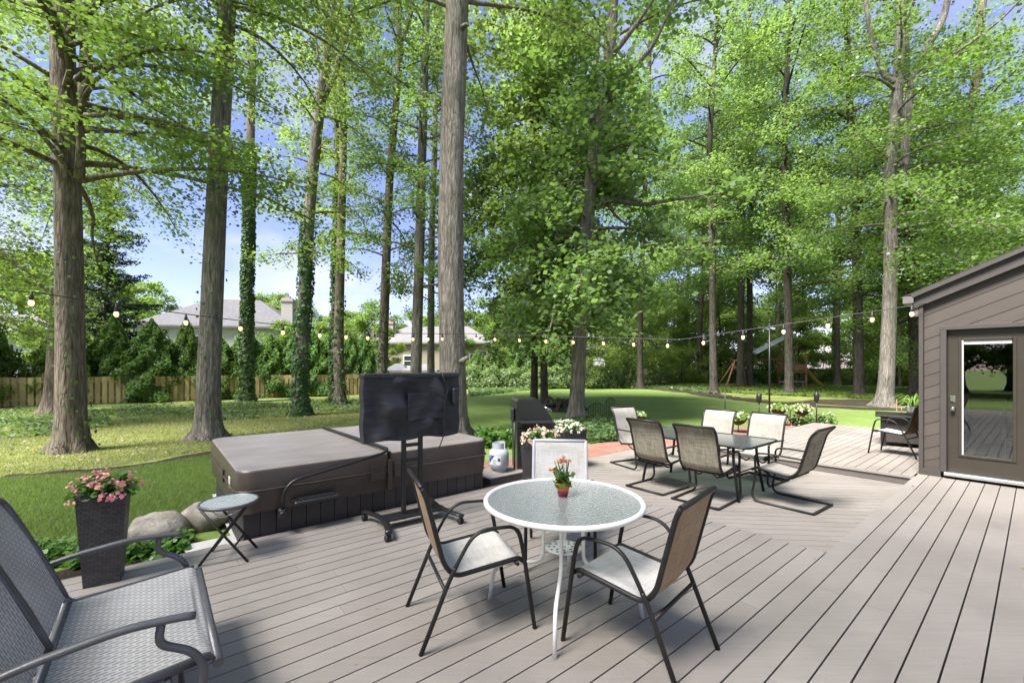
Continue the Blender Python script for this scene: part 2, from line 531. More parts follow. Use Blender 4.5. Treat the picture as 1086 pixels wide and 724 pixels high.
MAT['petal_pink'] = leaf_mat('pink_petal', (.62, .20, .22), (.80, .46, .38), .35, .5, (1.1, 1, 1), .3)
MAT['petal_white'] = leaf_mat('white_petal', (.75, .72, .55), (.85, .84, .76), .35, .5, (1, 1, 1), .3)
MAT['petal_coral'] = leaf_mat('coral_petal', (.62, .20, .13), (.72, .36, .26), .3, .5, (1, 1, 1), .3)
# ------------------------------------------------------------------ ground, lawn, beds, patio
rs = random.Random(5)
nr = np.random.default_rng(11)
def ground_mat(name, stops, scale, bstr=.6, patch=None):
    m, N, L, b = new_mat(name)
    vec = coords(N, L)
    f = noise(N, L, vec, scale, 8, .65)
    g = noise(N, L, vec, scale * 14, 6, .7)
    a = N.new('ShaderNodeMath'); a.operation = 'MULTIPLY_ADD'; a.inputs[1].default_value = .55; 
    L.new(g, a.inputs[0])
    h = N.new('ShaderNodeMath'); h.operation = 'MULTIPLY'; h.inputs[1].default_value = .45; L.new(f, h.inputs[0]); L.new(h.outputs[0], a.inputs[2])
    c = ramp(N, L, a.outputs[0], stops)
    if patch:
        p = noise(N, L, vec, patch[0], 5, .6)
        pm = N.new('ShaderNodeMixRGB'); pm.inputs[2].default_value = (*patch[1], 1)
        pr = ramp(N, L, p, [(patch[2], (0, 0, 0)), (patch[3], (1, 1, 1))])
        L.new(pr, pm.inputs[0]); L.new(c, pm.inputs[1]); c = pm.outputs[0]
    L.new(c, b.inputs['Base Color'])
    b.inputs['Roughness'].default_value = .95; b.inputs['Specular IOR Level'].default_value = .1
    bump(N, L, b, noise(N, L, vec, 45, 6, .7), bstr, .05)
    return m
MAT['lawn'] = ground_mat('lawn_grass', [(.36, (.105, .160, .040)), (.52, (.150, .215, .056)), (.66, (.200, .250, .085))], .55, .5)
MAT['woodland'] = ground_mat('dry_woodland_grass', [(.34, (.085, .135, .030)), (.50, (.165, .200, .055)), (.64, (.27, .27, .11))], .8, .6, (.35, (.055, .11, .03), .52, .66))
MAT['mulch'] = ground_mat('bark_mulch', [(.36, (.020, .015, .012)), (.52, (.060, .045, .036)), (.68, (.13, .105, .09))], 3, 1.0)
MAT['concrete'] = M('concrete_pad', (.42, .41, .40), .8, .1, 5, .2, 80)

def flat(name, poly, z, m, subdiv=0):
    b = MB()
    o = b.verts([(p[0], p[1], 0) for p in poly])
    b.face(tuple(range(o, o + len(poly))))
    return struct(b.build(name, m, loc=(0, 0, z)))
def xy(*ab):
    return [tuple(W(a, b_).xy) for a, b_ in ab]
flat('lawn', [(-260, -160), (260, -160), (260, 400), (-260, 400)], GND, MAT['lawn'])
edge = [G(-420, 535, GND), G(0, 507, GND), G(60, 502, GND), G(110, 499, GND), G(170, 491, GND), G(232, 479, GND), G(330, 462, GND), G(400, 448, GND), G(500, 420, GND), G(560, 413.5, GND), G(610, 411.5, GND),
        G(690, 412, GND), G(735, 416, GND), G(790, 424, GND), G(860, 430, GND), G(930, 434, GND), G(1060, 436, GND), G(1400, 440, GND)]
wood_poly = [(p.x, p.y) for p in edge] + [(140, 120), (-140, 120)]
flat('woodland_floor', wood_poly, GND + .006, MAT['woodland'])
# dug bed edge: a thin dark strip of mulch following the border of lawn and woodland
def strip(name, pts, w, z, m, seed=1):
    r_ = random.Random(seed)
    b = MB(); P = []
    q = []
    for i in range(len(pts) - 1):
        n = max(2, int((pts[i + 1] - pts[i]).length / .5))
        q += [pts[i].lerp(pts[i + 1], k / n) for k in range(n)]
    q.append(pts[-1])
    for i, p in enumerate(q):
        d = (q[min(i + 1, len(q) - 1)] - q[max(i - 1, 0)]).normalized()
        s_ = Vector((-d.y, d.x, 0))
        w0, w1 = w * r_.uniform(.35, .8), w * r_.uniform(.35, .9)
        P.append([Vector((p.x, p.y, 0)) - s_ * w0, Vector((p.x, p.y, 0)) + s_ * w1])
    b.grid(P, False, True)
    return struct(b.build(name, m, loc=(0, 0, z)))
strip('mulch_border', edge[1:7], .30, GND + .014, MAT['mulch'], 2)
strip('mulch_border', edge[10:17], 1.3, GND + .014, MAT['mulch'], 3)
def blob(name, c, rx, ry, z, m, seed):
    r_ = random.Random(seed)
    ph = [r_.uniform(0, 6.28) for _ in range(4)]
    pts = []
    for k in range(40):
        t = 2 * math.pi * k / 40
        s_ = 1 + .12 * math.sin(2 * t + ph[0]) + .08 * math.sin(5 * t + ph[1])
        pts.append((c[0] + rx * s_ * math.cos(t), c[1] + ry * s_ * math.sin(t)))
    return flat(name, pts, z, m)
# planting bed beside the tub and deck
bed = xy((-1.6, 4.55), (.20, 4.55), (.20, 5.45), (-.2, 5.55), (-1.0, 5.3), (-1.6, 5.1))
flat('mulch_bed', bed, GND + .01, MAT['mulch'])
flat('mulch_bed', xy((3.3, 4.5), (4.45, 4.5), (4.45, 6.5), (3.3, 7.0)), GND + .018, MAT['mulch'])
blob('mulch_bed', G(625, 447, GND), 1.9, 1.2, GND + .012, MAT['mulch'], 4)
blob('mulch_bed', G(925, 427, GND), 4.2, 1.7, GND + .020, MAT['mulch'], 6)
# brick patio round the lower deck
def brick_mat(name):
    m, N, L, b = new_mat(name)
    br = N.new('ShaderNodeTexBrick')
    L.new(coords(N, L, (1, 1, 1), 'Object', (0, 0, R(-20))), br.inputs['Vector'])
    br.inputs['Scale'].default_value = 4.2; br.inputs['Mortar Size'].default_value = .02
    br.inputs['Color1'].default_value = (.33, .155, .105, 1); br.inputs['Color2'].default_value = (.24, .115, .085, 1)
    br.inputs['Mortar'].default_value = (.10, .085, .07, 1)
    c = mul(N, L, br.outputs['Color'], ramp(N, L, noise(N, L, coords(N, L), 2.2, 5), [(.3, (.75,) * 3), (.7, (1.15,) * 3)]))
    L.new(c, b.inputs['Base Color']); b.inputs['Roughness'].default_value = .85
    inv = N.new('ShaderNodeMath'); inv.operation = 'SUBTRACT'; inv.inputs[0].default_value = 1; L.new(br.outputs['Fac'], inv.inputs[1])
    bump(N, L, b, inv.outputs[0], .5, .01)
    return m
MAT['brick_pave'] = brick_mat('red_brick_pavers')
flat('brick_patio', xy((4.45, 4.3), (4.45, 6.5), (9.4, 6.4), (10.2, 5.6), (15.9, 5.4), (16.0, .4), (8.3, .4), (8.3, 4.3)), GND + .03, MAT['brick_pave'])
flat('concrete_pad', xy((.22, 4.635), (3.38, 4.635), (3.38, 7.1), (.60, 7.1), (.60, 5.25), (.22, 5.25)), GND + .06, MAT['concrete'])
flat('stepping_stone', [tuple((G(190, 513, GND) + Vector((x, y, 0))).xy) for x, y in ((-.22, -.1), (.1, -.14), (.25, 0), (.12, .15), (-.18, .12))], GND + .012, MAT['concrete'])

# ------------------------------------------------------------------ decks
def planks(poly, ang, width, z, seed, gap=.009, thick=.028, joint=3.6, off=0.0, M_=None, jlist=None):
    """boards clipped to a convex polygon (a, b); ang = board direction in (a, b)"""
    r_ = random.Random(seed)
    mb = M_ or MB()
    d = (math.cos(ang), math.sin(ang)); n = (-d[1], d[0])
    ns = [p[0] * n[0] + p[1] * n[1] for p in poly]; ds = [p[0] * d[0] + p[1] * d[1] for p in poly]
    k = math.floor((min(ns) - off) / width)
    while off + k * width < max(ns):
        lo, hi = off + k * width + gap / 2, off + (k + 1) * width - gap / 2
        s = min(ds) - r_.uniform(0, joint)
        while s < max(ds):
            e = s + joint * r_.choice((.75, 1, 1, 1.25))
            q = clip_poly(poly, n, hi)
            q = clip_poly(q, (-n[0], -n[1]), -lo) if q else q
            q = clip_poly(q, d, e - .0012) if q else q
            q = clip_poly(q, (-d[0], -d[1]), -(s + .0012)) if q else q
            s = e
            if len(q) >= 3:
                mb.tint = r_.random()
                pts = [tuple(W(a, b_).xy) for a, b_ in q]
                ar = sum(pts[i][0] * pts[(i + 1) % len(pts)][1] - pts[(i + 1) % len(pts)][0] * pts[i][1] for i in range(len(pts)))
                if ar < 0: pts = pts[::-1]
                if abs(ar) > 1e-4:
                    mb.prism(pts, z - thick, z)
        k += 1
    mb.tint = .5
    return mb
BW = .1385
B0 = 1.15
mb = MB()
planks([(-6, -7), (8.72, -7), (8.72, B0), (-6, B0)], 0, BW, 0, 3, off=B0, M_=mb)
planks([(-6, B0), (4.41, B0), (4.41, 4.6), (-6, 4.6)], 0, BW, 0, 4, off=B0, M_=mb)
struct(mb.build('upper_deck', MAT['deck']))
mb = planks([(4.43, B0 + .02), (8.47, B0 + .02), (8.47, 5.4), (4.43, 5.4)], R(-45), BW, LOW, 7)
struct(mb.build('lower_deck', MAT['deck']))
mb = planks([(8.50, 1.13), (14.45, 1.13), (14.45, 4.06), (8.50, 4.06)], 0, BW, 0, 9, off=B0)
struct(mb.build('raised_deck', MAT['deck']))
def slab(mb, a0, a1, b0, b1, z0, z1, tnt=.5):
    mb.tint = tnt
    pts = xy((a0, b0), (a1, b0), (a1, b1), (a0, b1))
    mb.prism(pts, z0, z1)
mb = MB()
slab(mb, 8.462, 8.497, B0, 4.06, LOW + .004, -.034)
slab(mb, 8.50, 14.47, 4.062, 4.09, GND, -.004)
slab(mb, 14.452, 14.48, 1.12, 4.06, GND, -.004)
slab(mb, 4.412, 4.428, B0 + .02, 4.6, GND, -.03)
slab(mb, 4.43, 8.47, 5.402, 5.43, GND, LOW - .004)
slab(mb, -6, .5, 4.602, 4.63, GND, -.004)
slab(mb, 3.36, 4.43, 4.602, 4.63, GND, -.004)
struct(mb.build('deck_fascia', MAT['deck_edge']))
mb = MB()
slab(mb, 8.440, 8.498, B0 + .003, 4.06, -.032, -.002, .4)       # nosing board of the step
struct(mb.build('step_nosing', MAT['deck']))
mb = MB()
slab(mb, -6, 8.7, -7, 1.1, -.16, -.06); slab(mb, -6, 4.4, 1.1, 4.58, -.16, -.06)  # solid slabs, no joists; their dark colour paints shade into the board gaps
slab(mb, 4.45, 8.44, 1.2, 5.38, LOW - .055, LOW - .032); slab(mb, 8.52, 14.4, 1.16, 4.03, -.16, -.06)
struct(mb.build('deck_gap_shade', MAT['deck_under']))

# ------------------------------------------------------------------ house with the glazed door
MAT['siding'] = M('grey_brown_siding', (.062, .050, .041), .65, .08, 4, .12, 60, tintvar=.10)
MAT['trim'] = M('grey_brown_trim', (.050, .042, .037), .6, .08, 5, .08, 60)
MAT['door_paint'] = M('dark_olive_brown_door', (.036, .030, .021), .4, .08, 5, .05, 80)
MAT['roof_shingle'] = M('dark_roof_shingle', (.035, .033, .032), .9, .3, 25, .6, 60)
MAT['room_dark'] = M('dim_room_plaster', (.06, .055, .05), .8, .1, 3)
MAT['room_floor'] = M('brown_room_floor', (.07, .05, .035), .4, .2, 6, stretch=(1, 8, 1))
house = thing('house', 'grey brown sided house gable with a glazed door at the deck edge', 'house', W(8.75, 1.1, 0))
house.rotation_euler = (0, 0, -ANG)      # local +Y runs into the house along U, local -X... along the wall
# local frame: x = -V direction (right along the wall), y = U, z up ; local = (1.1 - b, a - 8.75, z)
SL = .44                                  # roof slope
H0 = 2.62
def roofz(x): return H0 + SL * x
mb = MB()
WALLW = 7.5
DX0, DX1, DZ1 = .215, 1.21, 2.17          # rough opening of the door
t = .02
def wall_piece(x0, x1, zlo, y0=0.03, y1=.16):
    o = mb.verts([(x0, y0, zlo), (x1, y0, zlo), (x1, y0, roofz(x1)), (x0, y0, roofz(x0)), (x0, y1, zlo), (x1, y1, zlo), (x1, y1, roofz(x1)), (x0, y1, roofz(x0))])
    for f in ((0, 1, 2, 3), (5, 4, 7, 6), (1, 5, 6, 2), (4, 0, 3, 7), (3, 2, 6, 7), (4, 5, 1, 0)):
        mb.face(tuple(o + i for i in f))
wall_piece(0.02, DX0, -.2); wall_piece(DX1, WALLW, -.2); wall_piece(DX0, DX1, DZ1)
mb.box((.09, 3.6, 1.2), (.13, 6.8, 2.8))            # side wall
mb.build('wall', MAT['siding'], house)
# lapped boards laid parallel to the rake, clipped round the door
mb = MB(); k = 0
pitch = .178
reg = [[(.012, .10), (DX0, .10), (DX0, 9), (.012, 9)], [(DX1, .10), (WALLW, .10), (WALLW, 9), (DX1, 9)], [(DX0, DZ1), (DX1, DZ1), (DX1, 9), (DX0, 9)]]
nx, nz = -SL, 1.0
rb = random.Random(3)
for k in range(0, 34):
    hi = H0 - .13 - k * pitch; lo = hi - pitch
    tn = rb.random()
    for q in reg:
        q = clip_poly(q, (nx, nz), hi); q = clip_poly(q, (-nx, -nz), -(lo + .008)) if q else q
        if len(q) < 3: continue
        mb.tint = tn
        n_ = len(q)
        def yy(p):                       # the lower edge stands proud of the board below
            d_ = (p[1] - SL * p[0] - lo) / pitch
            return .020 + .003 * d_
        o = mb.verts([(p[0], yy(p), p[1]) for p in q] + [(p[0], .034, p[1]) for p in q])
        mb.face(tuple(o + i for i in range(n_)))
        for i in range(n_):
            j = (i + 1) % n_
            mb.face((o + j, o + i, o + n_ + i, o + n_ + j))
mb.tint = .5
mb.build('siding', MAT['siding'], house)
mb = MB()
mb.box((.0, .0, 1.24), (.05, .07, 2.68), bevel=.004)        # corner board
mb.box((.10, -.012, .05), (.22, .05, .10)); mb.box((WALLW / 2 + .6, -.012, .03), (WALLW - 1.2, .05, .07))
mb.build('corner_trim', MAT['trim'], house)
mb = MB()                                                      # rake board and roof edge
L_ = WALLW / math.cos(math.atan(SL)); rr = Matrix.Rotation(-math.atan(SL), 3, 'Y')
def rake(off, th, y, dp, x0=-.12):
    c_ = Vector((WALLW / 2, y, roofz(WALLW / 2) + off))
    mb.box(c_, (L_ + .2, dp, th), rr)
rake(-.06, .15, -.035, .05)
mb.build('rake_board', MAT['trim'], house)
mb = MB(); rake(.045, .05, -.06, .11); mb.build('rake_cap', MAT['trim'], house)
mb = MB()
mb.box(Vector((WALLW / 2 - .05, 3.4, roofz(WALLW / 2 - .05) + .082)), (L_ + .35, 7.02, .022), rr)
mb.box(Vector((WALLW / 2 - .05, 3.42, roofz(WALLW / 2) + .02)), (L_ + .1, 6.9, .09), rr)
mb.build('roof', MAT['roof_shingle'], house)
mb = MB()
mb.box((-.13, 3.4, 2.53), (.11, 7.0, .012)); mb.box((-.185, 3.4, 2.575), (.010, 7.0, .10)); mb.box((-.077, 3.4, 2.575), (.010, 7.0, .10)); mb.box((-.13, -.105, 2.575), (.118, .012, .10))
mb.box((-.05, .0, 2.46), (.05, .06, .26), bevel=.004)
mb.build('gutter', M('grey_brown_gutter', (.13, .115, .105), .5, .1), house)
# the door
fr = MB()
fr.box((DX0 + .022, .0, 1.12), (.065, .10, 2.08), bevel=.004); fr.box((DX1 - .022, .0, 1.12), (.065, .10, 2.08), bevel=.004)
fr.box(((DX0 + DX1) / 2, .0, 2.135), (DX1 - DX0 + .03, .104, .06), bevel=.004)
fr.build('door_frame', MAT['trim'], house)
mb = MB(); mb.box(((DX0 + DX1) / 2, -.02, .062), (DX1 - DX0 - .06, .15, .045), bevel=.006); mb.build('threshold', M('aluminium_sill', (.5, .5, .5), .35, .1, metal=.8), house)
DL, DR, DB, DT = DX0 + .058, DX1 - .058, .09, 2.10
GX0, GX1, GZ0, GZ1 = .40, .905, .335, 1.965
mb = MB()
dc = (DL + DR) / 2
mb.box(((DL + GX0) / 2, .045, (DB + DT) / 2), (GX0 - DL, .045, DT - DB)); mb.box(((DR + GX1) / 2, .045, (DB + DT) / 2), (DR - GX1, .045, DT - DB))
mb.box(((GX0 + GX1) / 2, .045, (DB + GZ0) / 2), (GX1 - GX0, .0448, GZ0 - DB)); mb.box(((GX0 + GX1) / 2, .045, (DT + GZ1) / 2), (GX1 - GX0, .0448, DT - GZ1))
door = mb.build('door', MAT['door_paint'], house)
mb = MB()
for (x, z, sx, sz) in ((GX0, (GZ0 + GZ1) / 2, .035, GZ1 - GZ0 + .03), (GX1, (GZ0 + GZ1) / 2, .035, GZ1 - GZ0 + .03), ((GX0 + GX1) / 2, GZ0, GX1 - GX0 - .04, .035), ((GX0 + GX1) / 2, GZ1, GX1 - GX0 - .04, .035)):
    mb.box((x, .016, z), (sx, .018, sz), bevel=.004)
mb.build('glazing_bead', MAT['door_paint'], door)
mb = MB()
mb.box((GX0 + .026, .012, (GZ0 + GZ1) / 2), (.017, .008, GZ1 - GZ0 - .02)); mb.box(((GX0 + GX1) / 2, .03, GZ1 - .045), (GX1 - GX0 - .05, .012, .05))
mb.build('blind', M('pale_blind', (.42, .42, .42), .5, .05), door)
mb = MB(); mb.box(((GX0 + GX1) / 2, .04, (GZ0 + GZ1) / 2), (GX1 - GX0, .006, GZ1 - GZ0)); mb.build('glass', MAT['door_glass'], door)
hx = DL + .055
mb = MB(); mb.lathe([(.03, 0), (.03, .01), (.014, .015), (.012, .03), (.026, .04), (.028, .055), (.02, .066)], 16)
ob = mb.build('door_knob', MAT['chrome'], door, (hx, .022, .985)); ob.rotation_euler = (R(90), 0, 0)
mb = MB(); mb.box((0, 0, 0), (.062, .014, .085), bevel=.004); mb.box((0, -.01, -.01), (.05, .012, .03), bevel=.003)
mb.build('deadbolt', MAT['chrome'], door, (hx, .016, 1.13))
# dim room behind the door
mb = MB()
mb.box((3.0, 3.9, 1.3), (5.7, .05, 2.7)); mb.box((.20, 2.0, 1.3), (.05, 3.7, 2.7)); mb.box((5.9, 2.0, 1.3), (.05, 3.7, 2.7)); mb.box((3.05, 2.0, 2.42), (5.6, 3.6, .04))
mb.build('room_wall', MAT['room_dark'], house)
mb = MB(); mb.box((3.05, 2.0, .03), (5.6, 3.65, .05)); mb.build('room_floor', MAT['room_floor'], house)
# inside, seen through the glass: a pale dining chair and a white vase of twigs on a small table
hm = house.matrix_basis.copy()
def inhouse(x, y, z=0): 
    p = Matrix.Translation(house.location) @ Matrix.Rotation(-ANG, 4, 'Z') @ Vector((x, y, z)); return p
MAT['pale_wood'] = M('pale_painted_wood', (.62, .58, .46), .5, .1, 10)
c_ = thing('indoor_chair', 'pale wooden chair standing indoors behind the door glass', 'chair', inhouse(1.02, 1.1, .056), -ANG + .5)
mb = MB(); mb.box((0, 0, .45), (.42, .42, .04), bevel=.01); mb.build('seat', MAT['pale_wood'], c_)
for x in (-.18, .18):
    for y in (-.18, .18):
        mb = MB(); mb.tube([(x, y, 0), (x, y, .43 if y < 0 else 1.02)], .02, 8); mb.build('leg', MAT['pale_wood'], c_)
mb = MB(); mb.box((0, .18, .95), (.34, .02, .10), bevel=.008); mb.box((0, .18, .75), (.34, .02, .06), bevel=.008); mb.build('backrest', MAT['pale_wood'], c_)
t_ = thing('indoor_table', 'dark side table indoors behind the door glass', 'table', inhouse(1.32, 1.75, .056), -ANG)
mb = MB(); mb.box((0, 0, .74), (.6, .6, .04), bevel=.006); mb.build('table_top', MAT['door_paint'], t_)
for x in (-.26, .26):
    for y in (-.26, .26):
        mb = MB(); mb.box((x, y, .36), (.05, .05, .72)); mb.build('leg', MAT['door_paint'], t_)
v_ = thing('vase', 'white vase with bare twigs on the indoor table', 'vase', inhouse(1.32, 1.7, .82), 0)
mb = MB(); mb.lathe([(.06, 0), (.085, .06), (.07, .2), (.05, .25)], 16); mb.build('vessel', MAT['white_metal'], v_)
mb = MB()
for k in range(9):
    a_ = k * .7; mb.tube([(0, 0, .2), (.08 * math.cos(a_), .08 * math.sin(a_), .45), (.2 * math.cos(a_), .2 * math.sin(a_), .7)], .004, 4)
mb.build('twigs', MAT['bark_brown'], v_)

# ------------------------------------------------------------------ hot tub
def deckm(a, b, z=0): return Matrix.Translation(W(a, b, z)) @ Matrix.Rotation(R(90) - ANG, 4, 'Z')
TA, TB = .63, 4.64
tub = thing('hot_tub', 'dark panelled hot tub under a brown vinyl cover, set into the deck edge', 'hot tub', W(TA, TB, GND + .062), R(90) - ANG)
TL, TD, ZT = 2.70, 2.30, .49     # local x along the deck boards, y away from the deck
MAT['tub_panel'] = M('dark_tub_panel', (.036, .030, .028), .55, .2, 10, .2, 90, stretch=(12, 12, 1), tintvar=.22)
MAT['tub_cover'] = M('brown_vinyl_cover', (.060, .044, .034), .42, .18, 3, .22, 9, bdist=.02)
MAT['tub_top'] = M('pale_vinyl_top', (.235, .205, .182), .40, .22, 2.0, .14, 9, stretch=(1, 3.5, 1), bdist=.008)  # cover top is a paler brown than its sides
mb = MB()
rp = random.Random(1)
nb = 20
for i in range(nb):
    mb.tint = rp.random(); x0 = i * TL / nb
    mb.box((x0 + TL / nb / 2, .012, ZT / 2), (TL / nb - .006, .024, ZT))
    mb.box((x0 + TL / nb / 2, TD - .012, ZT / 2), (TL / nb - .006, .024, ZT))
nb2 = 14
for i in range(nb2):
    mb.tint = rp.random(); y0 = .03 + i * (TD - .06) / nb2; w_ = (TD - .06) / nb2
    mb.box((.012, y0 + w_ / 2, ZT / 2), (.024, w_ - .006, ZT)); mb.box((TL - .012, y0 + w_ / 2, ZT / 2), (.024, w_ - .006, ZT))
mb.tint = 0; mb.box((TL / 2, TD / 2, ZT / 2 - .01), (TL - .05, TD - .05, ZT - .02))
mb.build('cabinet', MAT['tub_panel'], tub)
def rrect(x0, x1, y0, y1, rads, seg=6):
    """rounded rectangle, radii for (x0y0, x1y0, x1y1, x0y1)"""
    out = []
    for (cx, cy, r_, s0) in ((x0, y0, rads[0], 180), (x1, y0, rads[1], 270), (x1, y1, rads[2], 0), (x0, y1, rads[3], 90)):
        if r_ <= 0: out.append((cx, cy)); continue
        ox = cx + r_ if cx == x0 else cx - r_; oy = cy + r_ if cy == y0 else cy - r_
        for k in range(seg + 1):
            t = R(s0 + 90 * k / seg); out.append((ox + r_ * math.cos(t), oy + r_ * math.sin(t)))
    return out
SEAM = 1.38
zl = [.365, .44, .52, .585, .742, .762, .77]
for (x0, x1, rads, lab) in ((-.05, SEAM - .006, (.16, .02, .02, .16), 'l'), (SEAM + .006, TL + .05, (.02, .16, .16, .02), 'r')):
    mb = MB(); rings = []
    for i, z in enumerate(zl):
        gr = [0.0, .006, .012, .014, .012, .004, -.010][i]
        wob = .006 if i < 3 else 0.0
        ring = rrect(x0 - (gr if lab == 'l' else 0), x1 + (gr if lab == 'r' else 0), -.05 - gr, TD + .05 + gr, rads)
        pts = []
        for (x, y) in ring:
            zz = z
            if i == 0: zz += .012 * math.sin(x * 9 + y * 5)
            if i == 6: zz += .006 * (1 - abs((y - TD / 2) / (TD / 2 + .1)) ** 3)
            pts.append((x + wob * math.sin(x * 23 + y * 17 + z * 20), y + wob * math.sin(x * 19 + z * 31), zz))
        rings.append(mb.verts(pts))
    n_ = len(ring)
    for i in range(len(zl) - 1):
        mb.mat = 0 if i < 5 else 1
        for j in range(n_):
            mb.face((rings[i] + j, rings[i] + (j + 1) % n_, rings[i + 1] + (j + 1) % n_, rings[i + 1] + j), True)
    mb.mat = 1; mb.face(tuple(rings[-1] + j for j in range(n_)), False)
    cov = mb.build('cover_panel', [MAT['tub_cover'], MAT['tub_top']], tub)
    mb = MB()
    pts = [(x, y, 0.577) for x, y in rrect(x0 - (.02 if lab == 'l' else 0), x1 + (.02 if lab == 'r' else 0), -.072, TD + .072, rads)]
    mb.tube(pts, .010, 6, closed=True); mb.build('piping', MAT['tub_cover'], cov)
mb = MB()
for x in (SEAM - .13, SEAM + .13):
    mb.box((x, -.082, .57), (.16, .012, .16), bevel=.004); mb.box((x, -.09, .53), (.12, .012, .07), bevel=.003)
mb.box((SEAM, -.085, .53), (.05, .02, .34), bevel=.005)
mb.build('cover_flap', MAT['tub_cover'], tub)
mb = MB(); mb.tube([(SEAM, -.06, .77), (SEAM, TD * .5, .788), (SEAM, TD + .06, .77)], .024, 8, flat=.6)
mb.build('fold_welt', MAT['black_plastic'], tub)
mb = MB()
arm = arc_corner([(.30, -.13, .36), (.30, -.13, .54), (.39, -.13, .64), (1.30, -.10, .78), (SEAM - .01, -.05, .81), (SEAM - .02, .5, .815), (SEAM - .02, TD, .80)], .09)
mb.tube(arm, .016, 10); mb.build('cover_lifter', MAT['black_metal'], tub)
mb = MB(); mb.box((.30, -.10, .34), (.07, .10, .10), bevel=.012); mb.tube([(.30, -.17, .34), (.30, -.02, .34)], .03, 12); mb.build('lifter_hinge', MAT['black_plastic'], tub)
mb = MB(); mb.box((.60, -.12, .42), (.42, .13, .05), bevel=.014); mb.box((.60, -.12, .452), (.34, .08, .012), bevel=.004); mb.build('lifter_step', MAT['black_plastic'], tub)
mb = MB(); mb.box((-.067, .36, .60), (.010, .10, .10), bevel=.003); mb.build('label_tag', M('white_tag', (.6, .6, .58), .5), tub)
mb = MB(); mb.box((-.072, .80, .58), (.016, .05, .13), bevel=.004); mb.build('cover_strap', MAT['black_plastic'], tub)

# ------------------------------------------------------------------ covered television on a rolling stand
tvm = D(437, 430, 4.42); tvp = Vector((tvm.x, tvm.y, 0))
tv = thing('covered_television', 'large television in black fabric cover on black rolling stand', 'television', tvp, R(90) - R(53.6))
m, N, L, b = new_mat('black_cover_fabric')
vec = coords(N, L, (1, 1, .7))
wv = N.new('ShaderNodeTexWave'); wv.inputs['Scale'].default_value = 1.6; wv.inputs['Distortion'].default_value = 9; wv.inputs['Detail'].default_value = 2; wv.inputs['Detail Scale'].default_value = 1.2
L.new(vec, wv.inputs['Vector'])
b.inputs['Base Color'].default_value = (.020, .021, .025, 1); b.inputs['Roughness'].default_value = .55; b.inputs['Specular IOR Level'].default_value = .4
bump(N, L, b, noise(N, L, coords(N, L, (1, 1, 3.2), rot=(0, R(32), 0)), 5.0, 2, .4), .32, .05); MAT['tv_cover'] = m
mb = MB()
tw, th, td = 1.02, .655, .12
nxg, nzg = 64, 40
def foldy(x, z, s_):
    u1 = (x + .51) + (1.515 - z) * .8; u2 = (.51 - x) + (1.515 - z) * .7
    f = .026 * math.sin(15 * u1 + 2.0 * math.sin(5 * z)) * math.exp(-2.2 * abs(x + .3)) + .024 * math.sin(17 * u2 + 2.2 * math.sin(6 * x)) * math.exp(-2.2 * abs(x - .32)) + .008 * math.sin(8 * x + 19 * z + s_) + .007 * math.sin(31 * x + 9 * z + 2 * s_) + .008 * math.sin(22 * z - 6 * x)
    e = min(1, min(x + tw / 2, tw / 2 - x, (1.515 - z) * 1.5 + .01) * 7)
    sagf = .035 * (1 - (abs(x) / (tw / 2)) ** 2) * max(0, min(1, (1.5 - z) / .6))
    return f * max(0, e) + sagf * .3
front, back_ = [], []
for j in range(nzg + 1):
    rowf, rowb = [], []
    for i in range(nxg + 1):
        x = -tw / 2 + tw * i / nxg; z = 1.515 - th * j / nzg
        if j == nzg: z += .012 * math.sin(x * 14)
        k_ = 1 + .012 * math.sin(z * 20) * (abs(x) > tw * .49)
        rowf.append((x * k_, -td / 2 - foldy(x, z, 0), z)); rowb.append((x * k_, td / 2 + foldy(x, z, 4), z))
    front.append(rowf); back_.append(rowb)
mb.grid(front, flip=True); mb.grid(back_)
for side in (0, -1):
    mb.grid([[front[j][side], back_[j][side]] for j in range(nzg + 1)], flip=(side == -1))
mb.grid([front[0], back_[0]]); mb.grid([front[-1], back_[-1]], flip=True)
cv = mb.build('cover', MAT['tv_cover'], tv)
mb = MB(); mb.box((0, -.002, 1.492), (tw + .012, td + .022, .052), bevel=.012); mb.build('hem', MAT['tv_cover'], cv)
mb = MB()
mb.grid([[(-.08 + .42 * i / 10, -.092 - .006 * math.sin(i * 1.3 + j), 1.32 - .27 * j / 6) for i in range(11)] for j in range(7)], flip=True)
mb.box((.13, -.082, 1.185), (.42, .012, .27), bevel=.004)
mb.build('pocket', MAT['tv_cover'], cv)
mb = MB(); mb.box((.455, -.085, 1.27), (.075, .04, .17), bevel=.014); mb.build('side_pocket', MAT['tv_cover'], cv)
mb = MB(); mb.tube(arc_corner([(.30, -.078, 1.515), (.31, -.105, 1.44), (.36, -.10, 1.34), (.31, -.10, 1.2), (.32, -.09, .88), (.30, -.05, .78), (.28, -.04, .72)], .06), .006, 6); mb.build('cord', MAT['black_plastic'], tv)
mb = MB()
for x in (-.09, .09): mb.box((x, .0, .53), (.045, .04, .95), bevel=.006)
mb.build('post', MAT['black_metal'], tv)
for z in (.79, .64):
    mb = MB(); mb.box((0, 0, z), (.135, .03, .035), bevel=.004); mb.build('crossbar', MAT['black_metal'], tv)
mb = MB(); mb.box((0, 0, .095), (.62, .17, .03), bevel=.008); mb.box((-.02, -.03, .1115), (.09, .05, .003)); mb.build('base', MAT['black_metal'], tv)
